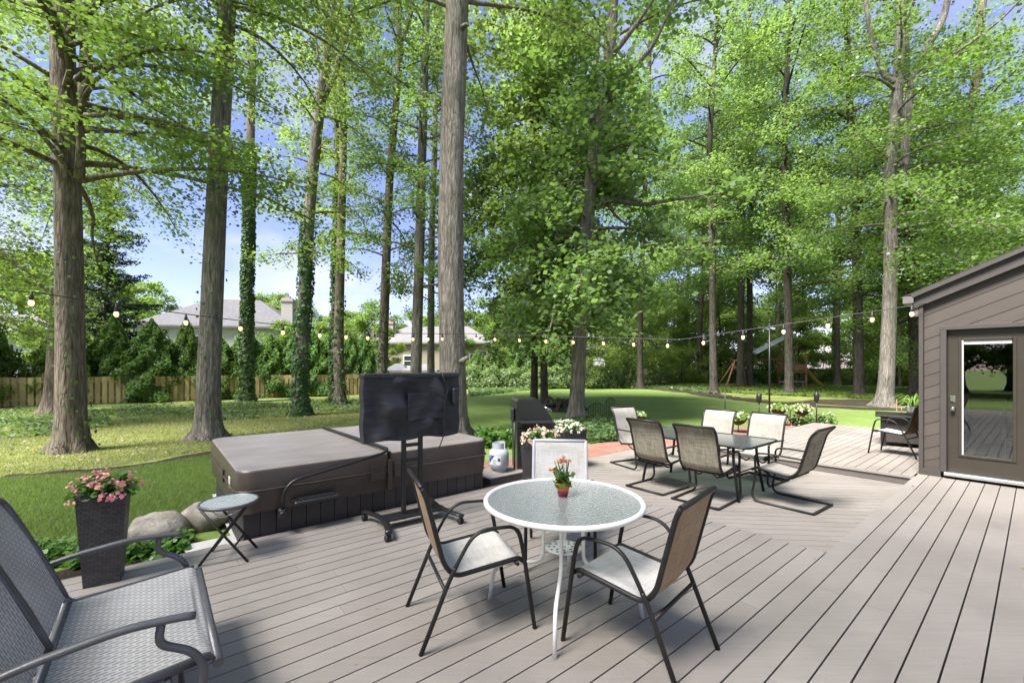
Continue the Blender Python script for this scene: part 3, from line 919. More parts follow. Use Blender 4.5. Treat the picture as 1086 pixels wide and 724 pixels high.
for sx in (-1, 1):
    P = []
    for k in range(13):
        y = -.36 + .72 * k / 12; bow = .07 * (1 - (y / .36) ** 2)
        P.append((sx * (.38 - bow), y, .085 + .012 * (1 - (y / .36) ** 2)))
    mb = MB(); mb.tube(P, .033, 8, flat=.55, up=(0, 0, 1)); ft = mb.build('foot', MAT['black_metal'], tv)
    for sy in (-1, 1):
        mb = MB(); cx_, cy_ = sx * .375, sy * .33
        for dy_ in (-.016, .016):
            mb.tube([(cx_ - .009 + dy_, cy_, .03), (cx_ + .009 + dy_, cy_, .03)], .03, 14)
        mb.box((cx_, cy_, .055), (.022, .03, .05), bevel=.004)
        mb.build('caster', MAT['black_plastic'], ft)

# ------------------------------------------------------------------ chairs
def sling(mb, prof, hw, sag=.012, th=.004, nx=9):
    """prof: (y, z) list from the seat front to the back top; slot 0 faces the sitter, slot 1 is the underside"""
    P, Q = [], []
    for i, (y, z) in enumerate(prof):
        p0, p1 = prof[max(i - 1, 0)], prof[min(i + 1, len(prof) - 1)]
        d = Vector((0, p1[0] - p0[0], p1[1] - p0[1])).normalized(); n = Vector((0, d.z, -d.y))
        if n.z < 0 and abs(n.z) > abs(n.y): n = -n
        row, row2 = [], []
        for k in range(nx):
            x = -hw + 2 * hw * k / (nx - 1)
            s_ = sag * (1 - (x / hw) ** 2) * math.sin(math.pi * min(1, max(0, i / (len(prof) - 1))))
            c_ = Vector((x, y, z)) - n * s_
            row.append(c_ + n * th / 2); row2.append(c_ - n * th / 2)
        P.append(row); Q.append(row2)
    mb.mat = 0; mb.grid(P)
    mb.mat = 1; mb.grid(Q, flip=True)
    mb.mat = 0
def prof3(pts, rad, seg=6):
    return [(p.y, p.z) for p in arc_corner([(0, y, z) for y, z in pts], rad, seg)]
def densify(pr, n=2):
    out = []
    for i in range(len(pr) - 1):
        for k in range(n):
            t = k / n; out.append((pr[i][0] * (1 - t) + pr[i + 1][0] * t, pr[i][1] * (1 - t) + pr[i + 1][1] * t))
    out.append(pr[-1]); return out
MAT['pale_rail'] = M('pale_grey_rail', (.45, .45, .47), .45, .08)
def stacking_chair(label, loc, az, back, group=None, frame='bronze_metal', rails='bronze_metal'):
    t = thing('stacking_chair', label, 'chair', loc, R(-az), group)
    prof = densify(prof3([(.255, .405), (.22, .43), (-.17, .385), (-.235, .46), (-.335, .85), (-.36, .905)], .07), 2)
    mb = MB(); sling(mb, prof, .228, .016)
    mb.build('sling', [MAT['sling_front'], MAT[back]], t)
    for sx in (-1, 1):
        mb = MB(); mb.tube([(sx * .236, y, z) for y, z in prof], .0145, 8); mb.build('side_rail', MAT[rails], t)
        side = arc_corner([(sx * .265, .315, 0), (sx * .268, .235, .50), (sx * .268, .20, .635), (sx * .268, -.06, .645), (sx * .266, -.165, .47), (sx * .262, -.215, .37), (sx * .262, -.37, 0)], .10, 7)
        k0 = next(i for i, p in enumerate(side) if p.y < .20)
        k1 = next(i for i, p in enumerate(side) if p.y < -.17)
        mb = MB(); mb.tube(side[:k0 + 1], .0135, 8); mb.build('leg', MAT[frame], t)
        mb = MB(); mb.tube(side[k0:k1 + 1], .0137, 8, flat=.75); mb.build('armrest', MAT[frame], t)
        mb = MB(); mb.tube(side[k1:], .0135, 8); mb.build('leg', MAT[frame], t)
    mb = MB()
    mb.tube([(-.265, .205, .405), (.265, .205, .405)], .011, 8); mb.tube([(-.262, -.235, .33), (.262, -.235, .33)], .011, 8)
    mb.build('stretcher', MAT[frame], t)
    mb = MB(); mb.tube([(-.236, -.36, .905), (.236, -.36, .905)], .0145, 8); mb.build('top_rail', MAT[rails], t)
    return t
def mid(*p): 
    v = Vector((0, 0, 0))
    for q in p: v += q
    return v / len(p)
stacking_chair('tan and pale sling chair between the rolling television and the round table', mid(G(456.5, 691), G(440, 641), G(568, 665), G(535, 623)), 68.5, 'sling_tan')
stacking_chair('sling chair with tan back turned to the viewer, at near right of round table', mid(G(597, 677), G(651, 642), G(755, 691), G(701, 726)) + Vector((.0, 0, 0)), -47, 'sling_tan')
stacking_chair('grey white sling chair facing the round table from its far side', Vector((.40, 3.62, 0)), 186, 'sling_grey', rails='pale_rail')
stacking_chair('sling chair with tan back beside the house corner, drawn up to black fire table', Vector((6.95, 7.85, 0)), -30, 'sling_tan')

def spring_chair(label, loc, az):
    t = thing('spring_chair', label, 'chair', loc, R(-az), 'spring base sling chairs around the dining table')
    prof = densify(prof3([(.30, .395), (.255, .435), (-.15, .385), (-.235, .46), (-.36, .90), (-.44, .985)], .08), 2)
    mb = MB(); sling(mb, prof, .248, .014); mb.build('sling', [MAT['sling_beige'], MAT['sling_olive']], t)
    for sx in (-1, 1):
        mb = MB(); mb.tube([(sx * .258, y, z) for y, z in prof], .016, 8); mb.build('side_rail', MAT['bronze_metal'], t)
        base = arc_corner([(sx * .295, -.40, .016), (sx * .295, .30, .016), (sx * .295, .235, .34), (sx * .295, .25, .62), (sx * .295, .10, .635), (sx * .285, -.25, .625), (sx * .262, -.29, .615)], .13, 7)
        k0 = next(i for i, p in enumerate(base) if p.z > .56)
        mb = MB(); mb.tube(base[:k0 + 1], .0165, 8, flat=.8); mb.build('base_runner', MAT['bronze_metal'], t)
        mb = MB(); mb.tube(base[k0:], .0165, 8, flat=.7, up=(0, 0, 1)); mb.build('armrest', MAT['bronze_metal'], t)
    mb = MB(); mb.tube([(-.295, -.40, .016), (.295, -.40, .016)], .0165, 8); mb.build('base_bar', MAT['bronze_metal'], t)
    mb = MB(); mb.tube([(-.295, .225, .39), (.295, .225, .39)], .014, 8); mb.tube([(-.258, -.16, .375), (.258, -.16, .375)], .012, 8)
    for sx in (-1, 1): mb.tube(arc_corner([(sx * .12, -.15, .37), (sx * .12, .02, .27), (sx * .12, .22, .38)], .1), .010, 6)
    mb.build('seat_spring', MAT['bronze_metal'], t)
    mb = MB(); mb.tube([(-.258, -.44, .985), (.258, -.44, .985)], .016, 8); mb.build('top_rail', MAT['bronze_metal'], t)
    return t
AZU = 50.5
def dchair(label, a, b, az): spring_chair(label, W(a, b, LOW), az)
dchair('sling dining chair seen from behind, farther one on the near side of table', 5.64, 3.47, AZU + 2)
dchair('sling dining chair seen from behind, nearer one on the near side of table', 5.60, 2.75, AZU - 2)
dchair('sling dining chair at the house end of the dining table, seen from its side', 6.20, 2.04, AZU - 90 + 3)
dchair('pale fronted sling dining chair facing the viewer, beside brick paving between two others', 7.02, 3.45, AZU + 180)
dchair('pale fronted sling dining chair facing the viewer, next to the step of the raised deck', 7.02, 2.72, AZU + 184)
dchair('pale sling dining chair alone at the planter end of the dining table', 6.50, 4.42, AZU + 90 + 14)

# ------------------------------------------------------------------ dining table
dt = thing('dining_table', 'rectangular smoked glass dining table on charcoal metal legs', 'table', W(6.12, 3.12, LOW), R(90) - ANG + R(90))
# local x along V, y along -U
TLn, TWd = 1.72, 1.0
mb = MB(); mb.prism(rrect(-TLn / 2 + .02, TLn / 2 - .02, -TWd / 2 + .02, TWd / 2 - .02, (.08,) * 4), .712, .72); mb.build('glass_top', MAT['dark_glass'], dt)
mb = MB(); mb.tube([(x, y, .712) for x, y in rrect(-TLn / 2, TLn / 2, -TWd / 2, TWd / 2, (.10,) * 4)], .016, 8, closed=True); mb.build('rim', MAT['bronze_metal'], dt)
for sx in (-1, 1):
    for sy in (-1, 1):
        mb = MB(); mb.tube(arc_corner([(sx * .62, sy * .36, .695), (sx * .62, sy * .36, .5), (sx * .70, sy * .39, 0)], .2), .019, 8); mb.build('leg', MAT['bronze_metal'], dt)
mb = MB()
for sx in (-1, 1): mb.tube([(sx * .62, -.48, .69), (sx * .62, .48, .69)], .014, 8)
mb.tube([(-.62, 0, .69), (.62, 0, .69)], .014, 8)
for sx in (-1, 1): mb.tube(arc_corner([(sx * .65, -.37, .34), (sx * .56, 0, .30), (sx * .65, .37, .34)], .3), .010, 8)
mb.build('brace', MAT['bronze_metal'], dt)

# ------------------------------------------------------------------ round table
rt_c = Vector((.335, 2.84, 0))
rt = thing('round_table', 'round pebbled glass table with white metal rim and legs', 'table', rt_c, R(0))
RR = .505
mb = MB(); mb.lathe([(.0, .707), (RR - .01, .707), (RR - .01, .713), (.0, .713)], 64, smooth=False, cap=False); mb.build('glass_top', MAT['pebble_glass'], rt)
mb = MB(); mb.tube([(RR * math.cos(2 * math.pi * k / 64), RR * math.sin(2 * math.pi * k / 64), .708) for k in range(64)], .017, 10, closed=True, up=(0, 0, 1)); mb.build('rim', MAT['white_metal'], rt)
for ang in (-102, -12, 78, 168):
    ca, sa = math.cos(R(ang)), math.sin(R(ang))
    P = arc_corner([(RR * .98 * ca, RR * .98 * sa, .69), (.15 * ca, .15 * sa, .685), (.13 * ca, .13 * sa, .66), (.13 * ca, .13 * sa, .30), (.46 * ca, .46 * sa, .245), (.50 * ca, .50 * sa, .0)], .07, 6)
    mb = MB(); mb.tube(P, .0125, 8); mb.build('leg', MAT['white_metal'], rt)
mb = MB()
mb.lathe([(.03, .395), (.115, .395), (.12, .40), (.115, .405), (.03, .405)], 28, cap=False)
mb.tube([(.026 * math.cos(k * .524), .026 * math.sin(k * .524), .40) for k in range(12)], .007, 6, closed=True)
sh = mb.build('shelf_disc', MAT['white_metal'], rt)
mb = MB()
for rr_, n_ in ((.06, 8), (.092, 12)):
    for k in range(n_):
        a_ = 2 * math.pi * k / n_; mb.lathe([(.009, .4055), (.009, .4062)], 8, (rr_ * math.cos(a_), rr_ * math.sin(a_), 0))
mb.build('hole', MAT['black_plastic'], sh)

# ------------------------------------------------------------------ leaf clouds (used by plants and trees)
def leaf_obj(name, P, size, rng, mat, parent=None, tilt=.5, droop=.25, width=.42, normals=None, up=None, tint_=None, loc=None):
    P = np.asarray(P, dtype=np.float64); n = len(P)
    yaw = rng.uniform(0, 2 * np.pi, n)
    d = np.stack([np.cos(yaw), np.sin(yaw), -droop + rng.normal(0, .25, n)], 1)
    if up is not None: d = d * (1 - up) + np.array([0, 0, 1.0]) * up
    if normals is None:
        nn = np.array([0, 0, 1.0]) + rng.normal(0, tilt, (n, 3))
    else:
        nn = np.asarray(normals) + rng.normal(0, tilt, (n, 3))
    nn /= np.linalg.norm(nn, axis=1, keepdims=True) + 1e-9
    sd_ = np.cross(nn, d); sd_ /= np.linalg.norm(sd_, axis=1, keepdims=True) + 1e-9
    d = np.cross(sd_, nn)
    s_ = (size * rng.uniform(.65, 1.3, n))[:, None]
    v = np.empty((n, 4, 3))
    v[:, 0] = P - d * s_ * .5
    v[:, 1] = P + sd_ * s_ * width - nn * s_ * .06
    v[:, 2] = P + d * s_ * .5 - nn * s_ * .12
    v[:, 3] = P - sd_ * s_ * width - nn * s_ * .06
    me = bpy.data.meshes.new(name)
    me.vertices.add(n * 4); me.loops.add(n * 4); me.polygons.add(n)
    me.vertices.foreach_set('co', v.reshape(-1))
    me.loops.foreach_set('vertex_index', np.arange(n * 4, dtype=np.int32))
    me.polygons.foreach_set('loop_start', np.arange(0, n * 4, 4, dtype=np.int32))
    me.materials.append(mat)
    at = me.attributes.new('tint', 'FLOAT', 'FACE')
    at.data.foreach_set('value', (rng.random(n) if tint_ is None else np.clip(tint_, 0, 1)).astype(np.float32))
    me.update(calc_edges=True); me.validate()
    o = bpy.data.objects.new(name, me); C.objects.link(o)
    if parent: o.parent = parent
    if loc is not None: o.location = loc
    return o
def dome(rng, n, rx, ry, rz, c=(0, 0, 0), shell=.5):
    d = rng.normal(0, 1, (n, 3)); d[:, 2] = np.abs(d[:, 2]); d /= np.linalg.norm(d, axis=1, keepdims=True)
    r_ = rng.uniform(shell, 1, n)[:, None]
    return d * r_ * np.array([rx, ry, rz]) + np.array(c), d

# potted flower on the round table
pot = thing('flower_pot', 'small orange and magenta pot of coral flowers on the round glass table', 'flower pot', D(597, 523, 2.90), 0)
pot.location = (D(597, 523, 2.92).x, 2.92, .7135)
m, N, L, b = new_mat('two_tone_glazed_pot')
sp_ = N.new('ShaderNodeSeparateXYZ'); tcx = N.new('ShaderNodeTexCoord'); L.new(tcx.outputs['Object'], sp_.inputs[0])
rg = ramp(N, L, sp_.outputs['Z'], [(.036, (.42, .03, .10)), (.044, (.70, .16, .03))]); L.new(rg, b.inputs['Base Color']); b.inputs['Roughness'].default_value = .35
mb = MB(); mb.lathe([(.032, 0), (.040, .04), (.047, .085), (.050, .09), (.046, .09), (.043, .075)], 24); mb.build('pot', m, pot)
P, nn_ = dome(nr, 60, .085, .085, .13, (0, 0, .08), .25)
leaf_obj('leaves', P, .058, nr, MAT['leaf_plant'], pot, .7, .3)
mb = MB()
for k in range(9):
    a_ = k * .7; mb.tube([(0, 0, .08), (.03 * math.cos(a_), .03 * math.sin(a_), .16), (.05 * math.cos(a_) - .01, .05 * math.sin(a_), .23)], .003, 5)
mb.build('stems', MAT['leaf_plant'], pot)
P, nn_ = dome(nr, 110, .062, .05, .045, (.0, 0, .225), .2); P2, _ = dome(nr, 22, .025, .025, .03, (-.075, 0, .165), .2)
leaf_obj('flowers', np.vstack([P, P2]), .018, nr, MAT['petal_coral'], pot, .6)

# wicker planters
MAT['wicker'] = weave_mat('dark_woven_wicker', (.035, .032, .034), (.006, .006, .006), 28, 'Object', (1, 1, 1), .5, .9, .22, .04)
def wicker_m():
    m, N, L, b = new_mat('charcoal_wicker')
    t_ = N.new('ShaderNodeTexCoord'); s_ = N.new('ShaderNodeSeparateXYZ'); L.new(t_.outputs['Object'], s_.inputs[0])
    ad = N.new('ShaderNodeMath'); ad.operation = 'ADD'; L.new(s_.outputs['X'], ad.inputs[0]); L.new(s_.outputs['Y'], ad.inputs[1])
    cb = N.new('ShaderNodeCombineXYZ'); L.new(ad.outputs[0], cb.inputs[0]); L.new(s_.outputs['Z'], cb.inputs[1])
    br = N.new('ShaderNodeTexBrick'); L.new(cb.outputs[0], br.inputs['Vector'])
    br.inputs['Scale'].default_value = 13; br.inputs['Row Height'].default_value = .25; br.inputs['Brick Width'].default_value = .55; br.inputs['Mortar Size'].default_value = .035; br.inputs['Mortar Smooth'].default_value = .6
    br.inputs['Color1'].default_value = (.062, .056, .060, 1); br.inputs['Color2'].default_value = (.030, .027, .030, 1); br.inputs['Mortar'].default_value = (.006, .006, .006, 1)
    L.new(br.outputs['Color'], b.inputs['Base Color']); b.inputs['Roughness'].default_value = .45
    iv = N.new('ShaderNodeMath'); iv.operation = 'SUBTRACT'; iv.inputs[0].default_value = 1; L.new(br.outputs['Fac'], iv.inputs[1]); bump(N, L, b, iv.outputs[0], .9, .006)
    return m
MAT['wicker'] = wicker_m()
def planter(label, loc, rz, w0, w1, h, petals, fsize, rng, spread=1.25, leafm='leaf_plant', fl=90):
    t = thing('wicker_planter', label, 'planter', loc, rz)
    mb = MB()
    n0, n1 = w0 / 2, w1 / 2
    o = mb.verts([(sx * n0, sy * n0, 0) for sx, sy in ((-1, -1), (1, -1), (1, 1), (-1, 1))] + [(sx * n1, sy * n1, h) for sx, sy in ((-1, -1), (1, -1), (1, 1), (-1, 1))]
                 + [(sx * (n1 - .03), sy * (n1 - .03), h) for sx, sy in ((-1, -1), (1, -1), (1, 1), (-1, 1))] + [(sx * (n1 - .03), sy * (n1 - .03), h - .06) for sx, sy in ((-1, -1), (1, -1), (1, 1), (-1, 1))])
    for lv in range(3):
        for i in range(4):
            j = (i + 1) % 4; mb.face((o + lv * 4 + i, o + lv * 4 + j, o + lv * 4 + 4 + j, o + lv * 4 + 4 + i))
    mb.face((o + 12, o + 13, o + 14, o + 15)); mb.face((o + 3, o + 2, o + 1, o))
    mb.build('basket', MAT['wicker'], t)
    mb = MB(); mb.box((0, 0, h - .05), (w1 - .064, w1 - .064, .02)); mb.build('soil', MAT['mulch'], t)
    P, _ = dome(rng, 420, n1 * spread, n1 * spread, .17, (0, 0, h - .03), .3); leaf_obj('leaves', P, .055, rng, MAT[leafm], t, .6)
    P, d_ = dome(rng, fl, n1 * spread * 1.08, n1 * spread * 1.08, .19, (0, 0, h - .03), .85)
    Q = np.repeat(P, 7, 0) + rng.normal(0, .013, (fl * 7, 3)); leaf_obj('flowers', Q, fsize, rng, MAT[petals], t, .45, normals=np.repeat(d_, 7, 0) + np.array([0, -.3, .4]))
    return t
planter('tall dark wicker planter of pink impatiens beside the glider bench', Vector((G(112, 623, 0).x - .12, G(112, 623, 0).y + .12, 0)), R(35), .20, .275, .665, 'petal_pink', .030, nr, 1.55, fl=36)
planter('dark wicker planter of coral and cream flowers in front of the grill', Vector((.40, 5.95, 0)), R(30), .36, .42, .60, 'petal_cream', .030, nr, fl=60)
planter('dark wicker planter of white flowers just right of the grill lid', Vector((.93, 7.45, LOW)), R(35), .42, .50, .66, 'petal_white', .034, nr)
# ------------------------------------------------------------------ glider bench
gb = thing('glider_bench', 'grey woven sling glider bench with curved metal arms in the near left corner', 'bench', W(-.09, 2.66, 0), R(-50.5))
def woven():
    m, N, L, b = new_mat('grey_woven_sling')
    br = N.new('ShaderNodeTexBrick'); L.new(coords(N, L, (1, 1, 1), 'UV'), br.inputs['Vector'])
    br.inputs['Scale'].default_value = 1; br.inputs['Row Height'].default_value = .021; br.inputs['Brick Width'].default_value = .046
    br.inputs['Mortar Size'].default_value = .0056; br.inputs['Mortar Smooth'].default_value = .25
    br.inputs['Color1'].default_value = (.32, .315, .31, 1); br.inputs['Color2'].default_value = (.39, .382, .378, 1); br.inputs['Mortar'].default_value = (.60, .59, .58, 1)
    c = mul(N, L, br.outputs['Color'], ramp(N, L, noise(N, L, coords(N, L), 3.5, 5), [(.3, (.84,) * 3), (.7, (1.08,) * 3)]))
    L.new(c, b.inputs['Base Color']); b.inputs['Roughness'].default_value = .6
    bump(N, L, b, br.outputs['Fac'], .5, .003)
    t = N.new('ShaderNodeBsdfTranslucent'); L.new(c, t.inputs['Color'])
    ms = N.new('ShaderNodeMixShader'); ms.inputs[0].default_value = .38
    L.new(b.outputs[0], ms.inputs[1]); L.new(t.outputs[0], ms.inputs[2]); L.new(ms.outputs[0], N['Material Output'].inputs['Surface'])
    return m
MAT['woven'] = woven()
def uv_panel(name, prof, x0, x1, mat, parent, sag=.012, nx=12):
    """curved cloth panel with UVs in metres, 5 mm thick"""
    mb = MB(); P = []; Q = []; acc = [0]
    for i in range(1, len(prof)): acc.append(acc[-1] + math.dist(prof[i], prof[i - 1]))
    for i, (y, z) in enumerate(prof):
        p0, p1 = prof[max(i - 1, 0)], prof[min(i + 1, len(prof) - 1)]
        d = Vector((0, p1[0] - p0[0], p1[1] - p0[1])).normalized(); n = Vector((0, d.z, -d.y))
        row, row2 = [], []
        for k in range(nx + 1):
            t = k / nx; s_ = sag * (1 - (2 * t - 1) ** 2) * math.sin(math.pi * i / (len(prof) - 1))
            c_ = Vector((x0 + (x1 - x0) * t, y, z)) - n * s_
            row.append(c_); row2.append(c_ - n * .005)
        P.append(row); Q.append(row2)
    mb.grid(P); mb.grid(Q, flip=True)
    o = mb.build(name, mat, parent)
    uv = o.data.uv_layers.new(name='UVMap')
    nc = nx + 1; nv = len(prof) * nc
    for lp in o.data.loops:
        vi = lp.vertex_index % nv; r_, c_ = divmod(vi, nc)
        uv.data[lp.index].uv = (acc[r_], (x1 - x0) * c_ / nx)
    return o
bw = .505
seatp = densify(prof3([(.295, .36), (.265, .415), (-.235, .375)], .05), 3)
uv_panel('seat', seatp, -bw + .02, bw - .02, MAT['woven'], gb, .018)
backp = densify([(-.262, .41), (-.31, .54), (-.37, .70), (-.44, .86), (-.475, .925)], 4)
uv_panel('backrest', backp, -bw + .025, -.012, MAT['woven'], gb, .012)
uv_panel('backrest', backp, .012, bw - .025, MAT['woven'], gb, .012)
mb = MB()
for sx in (-1, 1): mb.tube(arc_corner([(sx * bw, .27, .40), (sx * bw, -.24, .365), (sx * bw, -.27, .41)], .05), .016, 10)
mb.tube([(-bw - .02, .292, .37), (bw + .02, .292, .37)], .019, 10); mb.tube([(-bw, -.25, .372), (bw, -.25, .372)], .016, 10)
mb.build('seat_frame', MAT['grey_metal'], gb)
mb = MB()
for sx in (-1, 1):
    x0, x1 = (sx * .012, sx * bw)
    ring = arc_corner([(x1, -.255, .38), (x1, -.31, .54), (x1, -.44, .86), (x1, -.485, .95), (x0, -.485, .95), (x0, -.44, .86), (x0, -.31, .54), (x0, -.255, .38)], .06)
    mb.tube(ring, .0155, 10)
mb.build('back_frame', MAT['grey_metal'], gb)
for sx in (-1, 1):
    x = sx * (bw + .035)
    mb = MB(); mb.tube(arc_corner([(x, -.365, .565), (x, -.25, .595), (x, .0, .625), (x, .16, .61), (x, .215, .60)], .12), .019, 10, flat=.75, up=(0, 0, 1)); ar = mb.build('armrest', MAT['grey_metal'], gb)
    mb = MB(); mb.tube(arc_corner([(x, .11, .605), (x, .10, .53), (x, .22, .455), (x, .255, .34), (x, .19, .22)], .07), .015, 10); mb.build('arm_support', MAT['grey_metal'], gb)
    mb = MB(); mb.tube(arc_corner([(x, .33, .015), (x, .22, .06), (x, .16, .30)], .05), .016, 10); mb.build('leg', MAT['grey_metal'], gb)
    mb = MB(); mb.tube(arc_corner([(x, -.45, .015), (x, -.34, .06), (x, -.26, .38)], .05), .016, 10); mb.build('leg', MAT['grey_metal'], gb)
    mb = MB(); mb.tube([(x, .24, .05), (x, -.36, .05)], .014, 8); mb.tube([(x - sx * .03, .17, .06), (x - sx * .03, .13, .37)], .012, 8); mb.lathe([(.02, -.012), (.02, .012)], 12, (x, .22, .29)); mb.build('glider_link', MAT['grey_metal'], gb)
mb = MB(); mb.tube([(-bw - .035, -.30, .22), (bw + .035, -.30, .22)], .014, 8); mb.tube([(-bw - .035, .18, .20), (bw + .035, .18, .20)], .014, 8); mb.build('stretcher', MAT['grey_metal'], gb)

# ------------------------------------------------------------------ folding bistro table
bt = thing('folding_side_table', 'small round glass folding side table with crossed dark legs beside the hot tub', 'side table', Vector((-2.36, 3.62, 0)), R(18))
mb = MB(); mb.lathe([(.0, .457), (.205, .457), (.205, .463), (.0, .463)], 40, smooth=False, cap=False); mb.build('glass_top', MAT['sheen_glass'], bt)
mb = MB(); mb.lathe([(.202, .443), (.215, .443), (.218, .455), (.215, .467), (.202, .467), (.202, .443)], 40, cap=False); mb.build('rim', MAT['grey_metal'], bt)
for sy in (-1, 1):
    for sx in (-1, 1):
        y = sy * .145 - sx * .014
        mb = MB(); mb.tube([(sx * .175, y, 0), (-sx * .15, y, .445)], .0105, 8); mb.build('leg', MAT['bronze_metal'], bt)
for sx in (-1, 1):
    x = sx * (.175 - .325 * .30)
    mb = MB(); mb.tube([(x, -.145 - sx * .014, .445 * .30), (x, .145 - sx * .014, .445 * .30)], .008, 6); mb.build('stretcher', MAT['bronze_metal'], bt)
mb = MB(); mb.tube(arc_corner([(-.15, -.05, .44), (-.05, 0, .32), (.12, .03, .40)], .05), .005, 6); mb.build('folding_latch', MAT['chrome'], bt)
# ------------------------------------------------------------------ grill, propane, step box
gp = Vector((.30, 7.05, GND + .03))
gr = thing('gas_grill', 'black gas grill with closed lid standing behind the round table', 'grill', gp, R(8))
# local x = front direction (to the right in the photo), y = width going away
MAT['grill_black'] = M('black_enamel', (.018, .018, .019), .32, .15, 12, .05, 60)
mb = MB()
lid = [(-.27, .0), (.27, 0), (.275, .06), (.20, .15), (.09, .30), (.06, .325), (-.24, .325), (-.27, .29)]
w = .62
n_ = len(lid)
o = mb.verts([(x, -w / 2 + .02, .92 + z) for x, z in lid] + [(x, w / 2, .92 + z) for x, z in lid])
mb.face(tuple(o + i for i in range(n_))); mb.face(tuple(o + n_ + i for i in range(n_ - 1, -1, -1)))
for i in range(n_):
    j = (i + 1) % n_; mb.face((o + j, o + i, o + n_ + i, o + n_ + j))
gl_ = mb.build('lid', MAT['grill_black'], gr)
mb = MB(); mb.tube(arc_corner([(.18, -.26, 1.12), (.29, -.26, 1.06), (.29, .26, 1.06), (.18, .26, 1.12)], .05), .014, 8); mb.build('handle', MAT['chrome'], gl_)
mb = MB(); mb.box((0, 0, .86), (.54, .64, .115), bevel=.01); mb.box((.30, 0, .84), (.07, .60, .11), bevel=.012); mb.build('firebox', MAT['grill_black'], gr)
mb = MB()
for k in range(4):
    y = -.22 + .147 * k; mb.tube([(.33, y, .84), (.365, y, .84)], .024, 14)
mb.build('knob', MAT['black_plastic'], gr)
mb = MB(); mb.box((0, -.44, .91), (.46, .22, .03), bevel=.008); mb.box((0, .44, .91), (.46, .22, .03), bevel=.008); mb.build('side_shelf', MAT['grill_black'], gr)
mb = MB(); mb.box((-.30, -.05, .99), (.05, .2, .22), bevel=.02); mb.build('rear_burner_box', MAT['black_plastic'], gr)
mb = MB(); mb.box((0, -.30, .47), (.50, .02, .66), bevel=.004); mb.box((0, .30, .47), (.50, .02, .66), bevel=.004); mb.box((-.25, 0, .47), (.02, .58, .66)); mb.box((.25, -.146, .47), (.018, .284, .64), bevel=.004); mb.box((.25, .146, .47), (.018, .284, .64), bevel=.004); mb.box((0, 0, .12), (.52, .60, .03), bevel=.006)
mb.build('cabinet', MAT['grill_black'], gr)
mb = MB(); mb.box((0, -.315, .155), (.36, .010, .045)); mb.build('badge_strip', M('steel_strip', (.42, .42, .43), .3, .1, metal=.7), gr)
for x in (-.22, .22):
    for y in (-.26, .26):
        mb = MB(); mb.tube([(x - .012, y, .045), (x + .012, y, .045)], .045, 14); mb.box((x, y, .09), (.03, .03, .05)); mb.build('caster', MAT['black_plastic'], gr)
mb = MB(); mb.tube([(-.31, -.31, .0), (-.31, -.31, .9)], .011, 8); mb.build('tool_post', MAT['black_metal'], gr)

sb = thing('step_box', 'low weathered wooden step box beside the hot tub holding the propane tank', 'step box', W(4.02, 5.22, GND), R(90) - ANG)
mb = MB()
for k in range(4): 
    mb.tint = .3 + .15 * k; mb.box((0, -.21 + .14 * k, .187), (.72, .136, .026), bevel=.003)
mb.build('top', MAT['deck'], sb)
mb = MB(); mb.box((0, -.265, .085), (.68, .022, .17)); mb.box((-.34, 0, .085), (.022, .506, .17)); mb.box((.34, 0, .085), (.022, .506, .17)); mb.box((0, .265, .085), (.68, .022, .17)); mb.build('side_board', M('weathered_wood', (.16, .145, .12), .8, .2, 6, .2, 40, stretch=(1, 1, 6)), sb)
pr_ = thing('propane_tank', 'white propane gas cylinder with a blue label standing on the low step box', 'gas cylinder', Vector((-.20, 6.58, 0)), R(-14))
MAT['tank_white'] = M('white_tank_paint', (.44, .47, .51), .4, .06, 8)
mb = MB(); mb.lathe([(.10, .035), (.135, .06), (.15, .10), (.152, .20), (.150, .27), (.135, .315), (.10, .345), (.05, .36), (.0, .362)], 32, cap=False); mb.build('body', MAT['tank_white'], pr_)
mb = MB(); mb.lathe([(.105, 0), (.105, .05), (.098, .05), (.098, 0)], 28, cap=False); mb.build('foot_ring', MAT['tank_white'], pr_)
mb = MB(); 
for s0 in (20, 200):
    P0 = [[(.098 * math.cos(R(s0 + 14 * k)), .098 * math.sin(R(s0 + 14 * k)), z) for k in range(11)] for z in (.335, .44)]
    P1 = [[(.094 * math.cos(R(s0 + 14 * k)), .094 * math.sin(R(s0 + 14 * k)), z) for k in range(11)] for z in (.335, .44)]
    mb.grid(P0); mb.grid(P1, flip=True); mb.grid([P0[1], P1[1]])
mb.build('collar', MAT['tank_white'], pr_)
mb = MB(); mb.lathe([(.018, .36), (.018, .40), (.028, .405), (.028, .42)], 12); mb.box((0, -.025, .385), (.02, .06, .02)); mb.build('valve', M('brass_valve', (.35, .26, .10), .35, .1, metal=.9), pr_)
MAT['label_blue'] = M('label_blue', (.015, .06, .30), .45, .05); MAT['label_white'] = M('label_paper', (.72, .73, .74), .5, .04); MAT['label_grey'] = M('label_print', (.05, .07, .16), .5, .05)
def cylpatch(mb, a0, a1, z0, z1, r_=.1535, n=8):
    mb.grid([[(r_ * math.sin(R(a0 + (a1 - a0) * k / n)), -r_ * math.cos(R(a0 + (a1 - a0) * k / n)), z) for k in range(n + 1)] for z in (z0, z1)])
mb = MB(); cylpatch(mb, -50, 28, .115, .262); lb = mb.build('label', MAT['label_white'], pr_)
mb = MB()
mb.grid([[(.1542 * math.sin(R(-50 + 42 * (1 - .85 * (r_ / 8)) * k / 8)), -.1542 * math.cos(R(-50 + 42 * (1 - .85 * (r_ / 8)) * k / 8)), .262 - .115 * r_ / 8) for k in range(9)] for r_ in range(9)], flip=True)
cylpatch(mb, -50, 28, .118, .124, .1542)
mb.build('logo', MAT['label_blue'], lb)
mb = MB()
